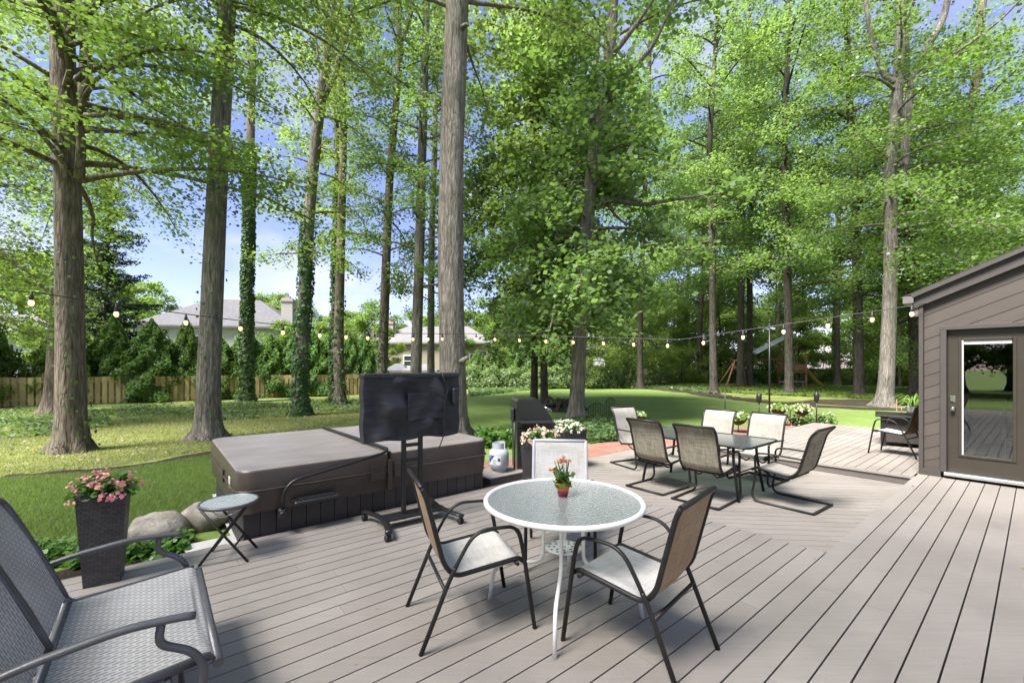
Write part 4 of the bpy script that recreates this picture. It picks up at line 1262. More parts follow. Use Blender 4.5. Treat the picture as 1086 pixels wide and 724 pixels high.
mb.grid([[(.1549 * math.sin(R(-46 + 16 * k / 6)), -.1549 * math.cos(R(-46 + 16 * k / 6)), .232 + .012 * math.sin(k) + .012 * r_) for k in range(7)] for r_ in range(2)])
mb.build('logo_swoosh', MAT['label_white'], lb)
mb = MB()
for k in range(4): cylpatch(mb, -22, 4 - 5 * (k % 2), .14 + .018 * k, .146 + .018 * k, .1542)
cylpatch(mb, 10, 24, .18, .225, .1542)
mb.build('print', MAT['label_grey'], lb)

# ------------------------------------------------------------------ fire table with plant at the far right
ft_ = thing('fire_table', 'black square fire table by the house corner', 'fire table', Vector((7.98, 8.75, 0)), R(-40))
mb = MB(); mb.box((0, 0, .605), (1.0, 1.0, .035), bevel=.008); mb.build('table_top', MAT['black_metal'], ft_)
mb = MB(); mb.box((0, 0, .33), (.72, .72, .50), bevel=.01); mb.build('body', M('dark_brown_panel', (.045, .036, .032), .5, .15, 8), ft_)
for sx in (-1, 1):
    for sy in (-1, 1):
        mb = MB(); mb.box((sx * .38, sy * .38, .295), (.07, .07, .59), bevel=.006); mb.build('leg', MAT['black_metal'], ft_)
sp = thing('potted_spider_plant', 'pale green spider plant in a grey pot on the black fire table', 'potted plant', Vector((7.93, 8.58, .624)), 0)
mb = MB(); mb.lathe([(.075, 0), (.10, .10), (.115, .17), (.12, .18), (.105, .18), (.10, .15)], 20); mb.build('pot', M('grey_pot', (.45, .44, .42), .6, .1), sp)
mb = MB(); rq = random.Random(8)
for k in range(46):
    a_ = rq.uniform(0, 6.28); L2 = rq.uniform(.25, .48); h = rq.uniform(.12, .30); mb.tint = rq.random()
    P = []
    for j in range(6):
        t = j / 5; r_ = L2 * t; z = .16 + h * math.sin(min(1, t * 1.15) * 2.0) - .12 * t ** 3
        w_ = .013 * (1 - t) + .003
        P.append([(r_ * math.cos(a_) - w_ * math.sin(a_), r_ * math.sin(a_) + w_ * math.cos(a_), z), (r_ * math.cos(a_) + w_ * math.sin(a_), r_ * math.sin(a_) - w_ * math.cos(a_), z)])
    mb.grid(P)
mb.build('leaves', MAT['leaf_lime'], sp)
wp = thing('plant_stake', 'thin rusty wire stake in the mulch near the forked tree', 'stake', D(951, 437, 9.8), 0)
wp.location.z = GND
mb = MB(); mb.tube([(0, 0, 0), (0, 0, 1.05)], .009, 6); mb.tube([(.2, .1, 0), (.2, .1, .85)], .009, 6); mb.tube([(0, 0, .80), (.2, .1, .80)], .006, 6); mb.build('wire', M('rusty_wire', (.22, .12, .07), .8, .2), wp)

# ------------------------------------------------------------------ boulders, stump, border fence
def rock_mat():
    m, N, L, b = new_mat('mottled_fieldstone')
    v = coords(N, L)
    f = noise(N, L, v, 5, 8, .65)
    L.new(ramp(N, L, f, [(.3, (.11, .10, .085)), (.5, (.25, .225, .19)), (.7, (.42, .39, .33))]), b.inputs['Base Color']); b.inputs['Roughness'].default_value = .9
    bump(N, L, b, noise(N, L, v, 11, 8, .7), .8, .04); return m
MAT['rock'] = rock_mat()
def boulder(label, loc, r, seed, group=None):
    r_ = random.Random(seed)
    mb = MB(); mb.ball((0, 0, 0), r, 28, 18)
    ph = [r_.uniform(0, 6) for _ in range(6)]
    mb.v = [tuple(Vector(p) * (1 + .09 * math.sin(6 * p[0] / r[0] * .4 + ph[0]) + .07 * math.sin(3.1 * p[1] / r[1] + ph[1]) + .06 * math.sin(4.3 * p[2] / r[2] + 2 * p[0] / r[0] + ph[2]) + .03 * math.sin(9 * p[0] / r[0] + 7 * p[1] / r[1] + ph[3]))) for p in mb.v]
    o = mb.build('boulder', MAT['rock'], None, loc); o.rotation_euler = (0, 0, r_.uniform(0, .4))
    return tag(o, label, 'boulder', group)
boulder('mottled grey boulder beside the pink flower planter', (-3.66, 4.45, -.10), (.26, .22, .20), 2)
boulder('tan boulder partly hidden behind folding side table and hot tub corner', (-3.40, 4.85, -.10), (.27, .22, .18), 5)
st = thing('tree_stump', 'dark rotting root stump beside the ivy dressed double trunk', 'stump', G(596, 436, GND), 0)
mb = MB(); mb.lathe([(.5, 0), (.36, .15), (.30, .32), (.27, .40), (.12, .34), (0, .30)], 14, cap=False)
mb.v = [(x * (1 + .3 * math.sin(5 * math.atan2(y, x))), y * (1 + .25 * math.sin(4 * math.atan2(y, x))), z * (1 + .35 * math.sin(3 * math.atan2(y, x) + 1))) for x, y, z in mb.v]
mb.build('wood', MAT['bark_dark'], st)
for k in range(6):
    a_ = k * 1.05 + .3; mb = MB(); mb.tube([(.2 * math.cos(a_), .2 * math.sin(a_), .2), (.6 * math.cos(a_), .5 * math.sin(a_), .30 + .12 * (k % 3)), (1.1 * math.cos(a_), .6 * math.sin(a_), .05)], [.09, .08, .05], 7); mb.build('root', MAT['bark_dark'], st)
bf = thing('garden_border_fence', 'low black wire garden border fence at foot of broken limbed trunk', 'garden fence', G(624, 444, GND), R(14))
for k in range(2):
    mb = MB(); x0 = k * .62; ry = .35 * k
    for j in range(7):
        x = x0 + j * .09; h = .42 + .12 * math.sin(math.pi * j / 6) + .15 * k
        mb.tube([(x, ry * (j / 6), 0), (x, ry * (j / 6), h)], .010, 6)
        if j < 6: mb.tube(arc_corner([(x, ry * j / 6, h - .05), (x + .045, ry * j / 6, h + .05), (x + .09, ry * (j + 1) / 6, h - .05)], .05), .008, 6)
    mb.tube([(x0, 0, .12), (x0 + .54, ry, .12)], .008, 6)
    mb.build('panel', MAT['black_metal'], bf)

# ------------------------------------------------------------------ hanging baskets, torches, poles
def basket(label, loc, rng, petal):
    t = thing('flower_basket', label, 'flower basket', loc, 0, None)
    mb = MB(); mb.lathe([(.06, -.16), (.15, -.10), (.21, .0), (.22, .02), (.20, .02), (.14, -.08)], 20); mb.build('liner', M('coir_liner', (.05, .035, .022), .9, .3, 20, .5, 60), t)
    P, _ = dome(rng, 420, .33, .33, .20, (0, 0, 0), .3); leaf_obj('leaves', P, .07, rng, MAT['leaf_lime'], t, .6)
    P, d_ = dome(rng, 32, .36, .36, .22, (0, 0, 0), .8); leaf_obj('flowers', np.repeat(P, 4, 0) + rng.normal(0, .014, (128, 3)), .045, rng, MAT[petal], t, .5, normals=np.repeat(d_, 4, 0))
    return t
pk = D(838, 431, 12.9)
pl = thing('planter_stake', 'thin metal stake holding the paired flower baskets', 'stake', (pk.x, pk.y, GND), R(-20))
mb = MB(); mb.tube([(0, 0, 0), (0, 0, .50)], .012, 8); mb.build('pole', MAT['black_metal'], pl)
mb = MB()
for sx in (-1, 1): mb.tube([(.22 * math.cos(6.28 * k / 24) + sx * .30, .22 * math.sin(6.28 * k / 24), .50) for k in range(24)], .008, 6, closed=True)
mb.tube([(-.08, 0, .5), (.08, 0, .5)], .010, 6)
mb.build('ring', MAT['black_metal'], pl)
rz_ = Matrix.Rotation(R(-20), 3, 'Z')
basket('left one of two white petunia baskets on the thin stake', Vector((pk.x, pk.y, GND + .50)) + rz_ @ Vector((-.30, 0, 0)), nr, 'petal_white')
basket('right one of two white petunia baskets on the thin stake', Vector((pk.x, pk.y, GND + .50)) + rz_ @ Vector((.30, 0, 0)), nr, 'petal_white')
pb = D(783, 444, 11.6)
pl2 = thing('planter_stake', 'thin metal stake under the flower basket behind the dining chairs', 'stake', (pb.x, pb.y, GND), 0)
mb = MB(); mb.tube([(0, 0, 0), (0, 0, pb.z - GND)], .012, 8); mb.build('pole', MAT['black_metal'], pl2)
mb = MB(); mb.tube([(.22 * math.cos(6.28 * k / 24), .22 * math.sin(6.28 * k / 24), pb.z - GND) for k in range(24)], .008, 6, closed=True); mb.tube([(-.22, 0, pb.z - GND), (.22, 0, pb.z - GND)], .008, 6); mb.build('ring', MAT['black_metal'], pl2)
basket('pale green and white flower basket behind the dining chairs', pb, nr, 'petal_white')
pc = D(677, 441, 10.4)
pl3 = thing('planter_stake', 'short stake of the small flower basket at far end of the dining set', 'stake', (pc.x, pc.y, GND), 0)
mb = MB(); mb.tube([(0, 0, 0), (0, 0, pc.z - GND - .1)], .012, 8); mb.build('pole', MAT['black_metal'], pl3)
bk = basket('small white flower basket at the far end of the dining set', pc, nr, 'petal_white'); bk.scale = (.6, .6, .6)
def torch(label, px, top, y, head):
    p = D(px, top, y); t = thing('garden_torch', label, 'torch', (p.x, y, GND), 0)
    h = p.z - GND
    mb = MB(); mb.tube([(0, 0, 0), (0, 0, h - (.22 if head else 0))], .016, 8); mb.build('pole', MAT['black_metal'], t)
    if head:
        mb = MB(); mb.lathe([(.03, h - .30), (.065, h - .27), (.07, h - .08), (.05, h - .05), (.02, h - .03), (.02, h)], 14); mb.build('lantern', MAT['black_metal'], t)
torch('black lawn torch between the pale dining chairs and the flower baskets', 805, 416, 12.2, True)
torch('black lawn torch behind the white flowers near the raised deck', 866, 415, 12.6, True)
torch('plain dark garden stake above the back of a pale dining chair', 769, 411, 12.0, False)
p = D(816, 341, 12.4); lp_ = thing('light_pole', 'tall thin black pole rising above the lawn beyond the dining set', 'pole', (p.x, p.y, GND), 0)
mb = MB(); mb.tube([(0, 0, 0), (0, 0, p.z - GND)], .024, 8); mb.build('shaft', MAT['black_metal'], lp_)
mb = MB(); mb.lathe([(.03, p.z - GND - .02), (.035, p.z - GND + .02), (.0, p.z - GND + .05)], 10); mb.build('cap', MAT['black_metal'], lp_)

# ------------------------------------------------------------------ string lights
bulb_on = emit_mat('lit_warm_bulb', (1.0, .68, .34), .5)
sl = thing('string_lights', 'black cable of glowing bulbs strung between the trees and the house corner', 'string lights', (0, 0, 0))
knots = [(-6.4, 3.75, 2.72), (-5.5, 5.0, 2.44), (-1.22, 10.86, 2.42), (3.2, 8.3, 2.10), (6.02, 6.28, 2.50)]
def cable_pts():
    out = []
    for i in range(len(knots) - 1):
        a_, b_ = Vector(knots[i]), Vector(knots[i + 1]); n = 24 if i else 6
        for k in range(n):
            t = k / n; q = a_.lerp(b_, t); q.z -= (.10, .16, .0, 0)[i] * 4 * t * (1 - t); out.append(q)
    out.append(Vector(knots[-1])); return out
cp = cable_pts()
mb = MB(); mb.tube(cp, .0065, 6); mb.build('cable', MAT['black_plastic'], sl)
def on_cable(px):
    best = None
    for i in range(len(cp) - 1):
        a_, b_ = cp[i], cp[i + 1]
        fa, fb = a_.x / a_.y * FPX + CX - px, b_.x / b_.y * FPX + CX - px
        if fa * fb <= 0 and fa != fb:
            return a_.lerp(b_, fa / (fa - fb))
bmesh_s = bmesh_b = None
for px in (33, 123, 197, 255, 300, 339, 367, 390, 417, 438, 454, 469, 505, 525, 551, 579, 608, 640, 672, 708, 746, 788, 831, 878, 925, 967):
    q = on_cable(px)
    if q is None: continue
    if bmesh_b is None:
        mb = MB(); mb.lathe([(.0, -.165), (.018, -.156), (.027, -.135), (.025, -.11), (.016, -.085)], 14, cap=False); ob = mb.build('bulb', bulb_on, sl, q); bmesh_b = ob
        mb = MB(); mb.lathe([(.020, -.095), (.022, -.06), (.014, -.045), (.012, 0)], 12); bmesh_s = mb.build('socket', MAT['black_plastic'], ob)
    else:
        ob = bmesh_b.copy(); C.objects.link(ob); ob.location = q; ob.parent = sl
        s2 = bmesh_s.copy(); C.objects.link(s2); s2.parent = ob
lpo = thing('light_pole', 'dark pole off the deck corner carrying the string lights', 'pole', (-6.4, 3.75, GND))
mb = MB(); mb.tube([(0, 0, 0), (0, 0, 2.95)], .03, 8); mb.build('shaft', MAT['black_metal'], lpo)

# ------------------------------------------------------------------ fences
MAT['fence_wood'] = M('honey_fence_wood', (.46, .345, .18), .8, .25, 2.5, .3, 30, stretch=(4, 4, 1), tintvar=.3)
MAT['fence_grey'] = M('grey_fence_wood', (.20, .185, .165), .85, .2, 2.5, .3, 30, stretch=(4, 4, 1), tintvar=.25)
def fence(label, p0, p1, h, m, wboard=.14, gap=.05, seed=1, shadow=True):
    d = (p1 - p0); d.z = 0; ln = d.length; az = math.atan2(d.y, d.x)
    t = thing('board_fence', label, 'fence', p0, az)
    rb_ = random.Random(seed); mb = MB(); x = 0; k = 0
    while x < ln:
        mb.tint = rb_.random(); yy = .035 if (shadow and k % 2) else -.035
        hh = h + rb_.uniform(-.012, .012)
        mb.box((x, yy, hh / 2 + .03), (wboard, .018, hh)); x += wboard * (.72 if shadow else 1) + gap * (0 if shadow else 1); k += 1
    mb.build('boards', m, t)
    mb = MB()
    for z in (.3, h - .2): mb.box((ln / 2, 0, z), (ln, .04, .09))
    mb.build('rail', m, t)
    n = int(ln / 2.4)
    for k in range(n + 1):
        mb = MB(); mb.box((ln * k / n, .065, (h + .05) / 2), (.09, .04, h + .05)); mb.build('post', m, t)
fence('honey brown wooden board fence behind the ivied trunks at the left', Vector((-27.5, 15.5, GND)), G(395, 418, GND), 1.28, MAT['fence_wood'], .17, .03, 2)
fence('old grey board fence across the far end of the wooded yard', Vector((10.0, 47, GND)), Vector((36, 44, GND)), 1.6, MAT['fence_grey'], .2, .02, 3, False)
fence('dark weathered fence stretch in the shade beyond the swing set', Vector((36.6, 44.5, GND)), Vector((62, 38, GND)), 1.5, M('dark_fence_wood', (.09, .075, .062), .9, .2, 3, tintvar=.25), .2, .02, 4, False)

# ------------------------------------------------------------------ swing set, bench, hoop
ps_c = G(832, 411, GND)
sw = thing('playset', 'wooden playset with yellow slide and white awning at the far end of the yard', 'playset', ps_c, R(-8))
MAT['play_wood'] = M('red_brown_play_wood', (.26, .13, .07), .7, .2, 4)
for (x, y) in ((-.1, -.8), (1.3, -.8), (-.1, .8), (1.3, .8)):
    mb = MB(); mb.box((x, y, 1.4), (.14, .14, 2.8)); mb.build('tower_post', MAT['play_wood'], sw)
mb = MB(); mb.box((.6, 0, 1.35), (1.6, 1.8, .10)); 
for y in (-.8, .8): mb.box((.6, y, 1.75), (1.5, .06, .5))
mb.build('platform', MAT['play_wood'], sw)
mb = MB(); mb.tube([(-.1, 0, 2.45), (-4.2, 0, 2.3)], .09, 8); mb.build('swing_beam', MAT['play_wood'], sw)
for (y, x) in ((-1.1, -4.9), (1.1, -4.9), (-1.1, -3.3), (1.1, -3.3)):
    mb = MB(); mb.tube([(-4.0 + .6 * (x > -4), 0, 2.35), (x - .2, y, 0)], .075, 8); mb.build('swing_leg', MAT['play_wood'], sw)
for x in (-1.2, -2.4):
    mb = MB(); mb.tube([(x, -.22, 2.35), (x, -.22, .6)], .02, 5); mb.tube([(x, .22, 2.35), (x, .22, .6)], .02, 5); mb.box((x, 0, .58), (.2, .5, .05)); mb.build('swing', M('swing_green', (.02, .12, .06), .5, .1), sw)
mb = MB()
Ps = []
for k in range(9):
    t = k / 8; x = 1.35 + 1.3 * t; z = 1.45 * (1 - t) ** 1.2 + .12
    Ps.append([(x, -.9, z + .16), (x, -.75, z), (x, -.35, z), (x, -.2, z + .16)])
mb.grid(Ps); mb.grid([[(p[0], p[1], p[2] - .03) for p in r_] for r_ in Ps], flip=True)
mb.build('slide', M('yellow_slide', (.62, .44, .16), .4, .1), sw)
mb = MB(); mb.grid([[(-2.6, -1.3, 2.95), (-2.6, 1.0, 2.95)], [(.4, -1.3, 4.6), (.4, 1.0, 4.6)]]); mb.grid([[(-2.6, -1.3, 2.92), (-2.6, 1.0, 2.92)], [(.4, -1.3, 4.57), (.4, 1.0, 4.57)]], flip=True); mb.build('awning', M('pale_awning', (.55, .57, .58), .7, .1), sw)
mb = MB(); mb.box((.0, -.8, 3.6), (.1, .1, 2.0)); mb.box((.0, .8, 3.6), (.1, .1, 2.0)); mb.build('awning_post', MAT['play_wood'], sw)
pt = thing('picnic_bench', 'small grey green bench under the far swing set', 'bench', G(828, 411.5, GND) + Vector((-.4, -2.2, 0)), R(5))
mb = MB(); mb.box((0, 0, .62), (1.9, .5, .07)); mb.build('seat', MAT['fence_grey'], pt)
for x in (-.7, .7):
    mb = MB(); mb.box((x, 0, .3), (.1, .4, .6)); mb.build('leg', MAT['fence_grey'], pt)
hp_ = D(636, 384, 44)
bh = thing('basketball_hoop', 'white basketball backboard on a pole beyond the hedge', 'basketball hoop', (hp_.x, hp_.y, GND), R(12))
hz = hp_.z - GND
mb = MB(); mb.box((0, 0, hz), (1.25, .05, 1.0)); bd = mb.build('backboard', M('white_board', (.70, .72, .74), .4, .04), bh)
mb = MB()
for (x, z, sx, sz) in ((0, hz + .44, 1.15, .06), (0, hz - .44, 1.15, .06), (-.56, hz, .06, .80), (.56, hz, .06, .80), (0, hz + .15, .5, .05), (0, hz - .28, .5, .05), (-.24, hz - .065, .05, .37), (.24, hz - .065, .05, .37)): mb.box((x, -.031, z), (sx, .01, sz))
mb.build('board_marking', M('board_marking_grey', (.25, .26, .28), .5, .05), bd)
mb = MB(); mb.tube([(.22 * math.cos(6.28 * k / 20), -.28 + .22 * math.sin(6.28 * k / 20), hz - .36) for k in range(20)], .02, 6, closed=True); mb.build('rim', M('orange_rim', (.5, .12, .03), .5), bh)
mb = MB(); mb.tube([(0, .6, 0), (0, .6, hz)], .09, 8); mb.tube([(0, .6, hz), (0, 0, hz)], .06, 8); mb.build('pole', MAT['black_metal'], bh)

# ------------------------------------------------------------------ neighbouring houses
def clap(name, col):
    m, N, L, b = new_mat(name)
    t_ = N.new('ShaderNodeTexCoord'); s_ = N.new('ShaderNodeSeparateXYZ'); L.new(t_.outputs['Object'], s_.inputs[0])
    mm = N.new('ShaderNodeMath'); mm.operation = 'MULTIPLY'; mm.inputs[1].default_value = 5.0; L.new(s_.outputs['Z'], mm.inputs[0])
    fr_ = N.new('ShaderNodeMath'); fr_.operation = 'FRACT'; L.new(mm.outputs[0], fr_.inputs[0])
    b.inputs['Base Color'].default_value = (*col, 1); b.inputs['Roughness'].default_value = .6
    bump(N, L, b, fr_.outputs[0], .6, .03); return m
MAT['clap_white'] = clap('white_clapboard', (.36, .37, .37)); MAT['clap_beige'] = clap('beige_clapboard', (.27, .24, .18))
MAT['roof_grey'] = M('grey_roof_shingle', (.095, .093, .097), .9, .2, 3, .4, 30)
MAT['roof_pale'] = M('pale_roof_shingle', (.14, .135, .132), .9, .15, 3, .4, 30)
MAT['brick_wall'] = weave_mat('red_brick_wall', (.24, .11, .08), (.3, .27, .24), 5.0, 'Object', (1, 1, 1), .85, .4, .25, .03)
MAT['window_pane'] = M('dark_window', (.03, .035, .04), .08, .1, 3, spec=.8)
def hip_house(label, c, rz, w, d, he, hr, wall, roofm, wins, chim=None, oh=.5, ridge=.4, cat='house'):
    t = thing('neighbour_house' if cat == 'house' else 'garden_shed', label, cat, c, rz)
    mb = MB(); mb.box((0, 0, he / 2), (w, d, he)); mb.build('wall', wall, t)
    mb = MB(); x, y = w / 2 + oh, d / 2 + oh; r_ = w * ridge / 2
    o = mb.verts([(-x, -y, he), (x, -y, he), (x, y, he), (-x, y, he), (-r_, 0, hr), (r_, 0, hr), (-x, -y, he - .18), (x, -y, he - .18), (x, y, he - .18), (-x, y, he - .18)])
    for f in ((0, 1, 5, 4), (1, 2, 5), (2, 3, 4, 5), (3, 0, 4), (6, 7, 1, 0), (7, 8, 2, 1), (8, 9, 3, 2), (9, 6, 0, 3), (9, 8, 7, 6)): mb.face(tuple(o + i for i in f))
    rf = mb.build('roof', roofm, t)
    if chim:
        mb = MB(); mb.box((chim[0], chim[1], chim[2] / 2), (chim[3], .8, chim[2])); mb.box((chim[0], chim[1], chim[2] - .25), (chim[3] + .15, .95, .16)); mb.box((chim[0], chim[1], chim[2] + .1), (.45, .45, .25)); mb.build('chimney', chim[4], rf)
    for (x, z, ww, hh) in wins:
        mb = MB()
        for (ox, oz, sx, sz) in ((-ww / 2, 0, .10, hh + .1), (ww / 2, 0, .10, hh + .1), (0, hh / 2, ww - .1, .10), (0, -hh / 2, ww - .1, .10), (0, 0, ww - .1, .06)):
            mb.box((x + ox, -d / 2 - .03, z + oz), (sx, .08, sz))
        wf = mb.build('window', MAT['white_metal'], t)
        mb = MB(); mb.box((x, -d / 2 - .012, z), (ww - .09, .03, hh - .09)); mb.build('pane', MAT['window_pane'], wf)
    return t
h1 = D(222, 400, 40)
hip_house('white clapboard house with grey hip roof behind the fence at the left', (h1.x, 44, GND), R(12), 12.5, 9, 5.5, 8.6, MAT['clap_white'], MAT['roof_grey'], [(-4.6, 3.9, 1.3, 1.4), (-1.8, 3.9, 1.3, 1.4), (2.2, 3.9, 1.3, 1.4), (-3.2, 1.3, 1.4, 1.4), (3, 1.3, 1.4, 1.4)], (5.6, -3.0, 8.4, 1.0, weave_mat('pale_brick_chimney', (.30, .24, .21), (.35, .32, .30), 5.0, 'Object', (1, 1, 1), .85, .4, .25, .03)), ridge=.35)
h2 = D(458, 390, 52)
hip_house('beige house with pale low roof and red brick chimney behind the tall grey trunk', (h2.x, 56, GND), R(-3), 14.5, 8, 4.7, 7.0, MAT['clap_beige'], MAT['roof_pale'], [(-2.5, 2.5, 1.4, 1.3), (5.4, 2.6, 1.2, 1.4)], (-5.6, -2.0, 7.4, 1.1, MAT['brick_wall']), ridge=.55)
s1 = D(420, 394, 38)
hip_house('small tan shed with dark grey roof beside the fence end', (s1.x, 39, GND), 0, 1.6, 2, 1.5, 2.1, MAT['clap_beige'], MAT['roof_grey'], [], oh=.15, cat='shed')
s2 = D(444, 394, 37)
hip_house('white shed with pale low roof between two slim trunks', (s2.x, 38, GND), R(5), 2.6, 2, 1.5, 2.05, MAT['clap_white'], MAT['roof_pale'], [], oh=.2, cat='shed')
h3 = D(18, 385, 40)
hip_house('pale house glimpsed through the shrubs at far left', (h3.x, 40, GND), R(28), 9, 7, 4.6, 6.6, MAT['clap_white'], MAT['roof_pale'], [(-2, 2.4, 1.3, 1.4), (2, 2.4, 1.3, 1.4)])
h4 = D(650, 372, 62)
hip_house('grey roofed house hidden beyond the hedge and hoop', (h4.x, 66, GND), R(4), 12, 8, 3.6, 6.6, MAT['clap_white'], MAT['roof_grey'], [(-3, 2.0, 1.4, 1.4), (3, 2.0, 1.4, 1.4)])
# ------------------------------------------------------------------ trees
LEAFK = 3.0
LEAFS = .67
def smooth_path(pts, step=.4):
    """Catmull-Rom through (x, y, z) points"""
    p = [Vector(q) for q in pts]
    p = [p[0] * 2 - p[1]] + p + [p[-1] * 2 - p[-2]]
    out = []
    for i in range(1, len(p) - 2):
        n = max(2, int((p[i + 1] - p[i]).length / step))
        for k in range(n):
            t = k / n
            out.append(.5 * ((2 * p[i]) + (p[i + 1] - p[i - 1]) * t + (2 * p[i - 1] - 5 * p[i] + 4 * p[i + 1] - p[i + 2]) * t * t + (-p[i - 1] + 3 * p[i] - 3 * p[i + 1] + p[i + 2]) * t ** 3))
    out.append(p[-2]); return out
def trunk_tube(mb, P, r0, r1, rng, n=18, flare=.9, lobes=5, ground=True):
    L_ = len(P); rings = []; ph = rng.uniform(0, 6.28)
    zt = P[-1].z
    for i, p in enumerate(P):
        d = (P[min(i + 1, L_ - 1)] - P[max(i - 1, 0)]).normalized()
        a_ = d.cross(Vector((0, 1, 0)));  a_ = a_.normalized() if a_.length > .01 else Vector((1, 0, 0)); b_ = d.cross(a_)
        t = i / (L_ - 1); r_ = r0 + (r1 - r0) * t
        h = p.z - P[0].z
        ring = []
        for j in range(n):
            th = 2 * math.pi * j / n
            f = 1 + .035 * math.sin(3 * th + h * .6 + ph) + .02 * math.sin(7 * th - h * .9)
            if ground:
                e = math.exp(-h / .24); f += flare * e * (.35 + 1.15 * max(0, math.sin(lobes * th + ph + .6 * math.sin(th))) ** 2)
                f += .12 * math.exp(-h / 1.3)
            ring.append(p - (a_ * math.cos(th) + b_ * math.sin(th)) * r_ * f)
        rings.append(mb.verts(ring))
    for i in range(L_ - 1):
        for j in range(n): mb.face((rings[i] + j, rings[i + 1] + j, rings[i + 1] + (j + 1) % n, rings[i] + (j + 1) % n), True)
def at_path(P, z):
    for i in range(len(P) - 1):
        if P[i + 1].z >= z:
            t = (z - P[i].z) / max(1e-6, P[i + 1].z - P[i].z); return P[i].lerp(P[i + 1], max(0, min(1, t)))
    return P[-1]
def limb_pts(p0, az, el, L_, rng, droop=.5, n=7, wig=.12):
    pts = [p0]; d_az, d_el = az, el
    for k in range(n):
        d_az += rng.normal(0, wig); d_el += -droop / n + rng.normal(0, wig * .5)
        st = L_ / n
        pts.append(pts[-1] + Vector((math.cos(d_az) * math.cos(d_el), math.sin(d_az) * math.cos(d_el), math.sin(d_el))) * st)
    return pts
def crown_skel(mb, P, rtrunk, rng, z0, z1, n, length, el=(.9, .3), droop=.8, spacing=.45, az_bias=None, twigs=True, shape='oval', l2f=.42, k3=.34, minlen=.8):
    """limbs, side shoots and the points where leaves sit"""
    pts = []
    g = rng.uniform(0, 6.28)
    for i in range(n):
        t = (i + rng.uniform(.1, .9)) / n
        z = z0 + (z1 - z0) * t
        az = g + i * 2.39996 + rng.normal(0, .25)
        if az_bias is not None and rng.random() < az_bias[1]: az = az_bias[0] + rng.normal(0, .7)
        if shape == 'oval': s_ = .55 + .45 * math.sin(math.pi * min(1, .22 + .78 * t)) if t < .85 else .45
        elif shape == 'cone': s_ = 1.05 - .85 * t
        elif shape == 'even': s_ = .9
        L_ = max(minlen, length * s_ * rng.uniform(.7, 1.15))
        e = el[0] * t + el[1] * (1 - t) + rng.normal(0, .12)
        p0 = at_path(P, z)
        lp = limb_pts(p0, az, e, L_, rng, droop)
        rb_ = min(rtrunk * .42, .018 + .011 * L_)
        mb.tube(lp, [rb_ * (1 - .85 * k / (len(lp) - 1)) for k in range(len(lp))], 6, cap=False)
        ns = max(2, int(L_ / spacing)); side = 1
        for q in range(ns):
            tt = .22 + .78 * (q + rng.random() * .6) / ns
            fi = tt * (len(lp) - 1); i0 = min(int(fi), len(lp) - 2)
            b = lp[i0].lerp(lp[i0 + 1], fi - i0)
            dd = lp[i0 + 1] - lp[i0]; a2 = math.atan2(dd.y, dd.x) + side * rng.uniform(.5, 1.2); side = -side
            l2 = (.35 + l2f * L_ * (1.05 - tt)) * rng.uniform(.7, 1.2)
            sp_ = limb_pts(b, a2, rng.normal(.08, .18), l2, rng, .45, 4, .16)
            if twigs: mb.tube(sp_, [.011, .009, .007, .005, .003], 4, cap=False)
            m_ = max(2, int(l2 / k3))
            for w in range(m_):
                f2 = (.25 + .75 * (w + rng.random()) / m_) * (len(sp_) - 1); i2 = min(int(f2), len(sp_) - 2)
                pts.append(sp_[i2].lerp(sp_[i2 + 1], min(1, f2 - i2)))
        pts += [lp[-1], lp[-2].lerp(lp[-1], .5)]
    return pts
def leaf_cloud(name, pts, k, spread, size, rng, mat, parent, flat_=.62, tilt=.6, droop=.25, width=.42):
    A = np.array([tuple(p) for p in pts])
    k = int(k * LEAFK)
    spread = spread * 1.15
    B = np.repeat(A, k, 0) + rng.normal(0, 1, (len(A) * k, 3)) * np.array([spread, spread, spread * flat_])
    cl = np.repeat(rng.random(len(A)) * .5, k) + rng.random(len(B)) * .5
    return leaf_obj(name, B, size * LEAFS, rng, mat, parent, tilt, droop, width, tint_=cl)
def ivy_on(P, r0, r1, rng, parent, z1, n, size=.11, dens=1.6):
    Q, Nn = [], []
    zt = P[-1].z
    for _ in range(n):
        z = z1 * rng.random() ** dens; th = rng.uniform(0, 6.28)
        if rng.random() < .4: th = math.sin(z * 1.7) * 1.2 - 1.57 + rng.normal(0, .6)
        c_ = at_path(P, z); t = z / max(zt, .1); r_ = (r0 + (r1 - r0) * t) * (1.06 + .12 * math.exp(-z / 1.3) + .6 * math.exp(-z / .35))
        nn = np.array([math.cos(th), math.sin(th), .25]); Nn.append(nn)
        Q.append([c_.x + math.cos(th) * (r_ + .03 + .05 * rng.random()), c_.y + math.sin(th) * (r_ + .03 + .05 * rng.random()), z])
    leaf_obj('ivy', Q, size, rng, MAT['leaf_ivy'], parent, .35, .6, .45, normals=np.array(Nn))

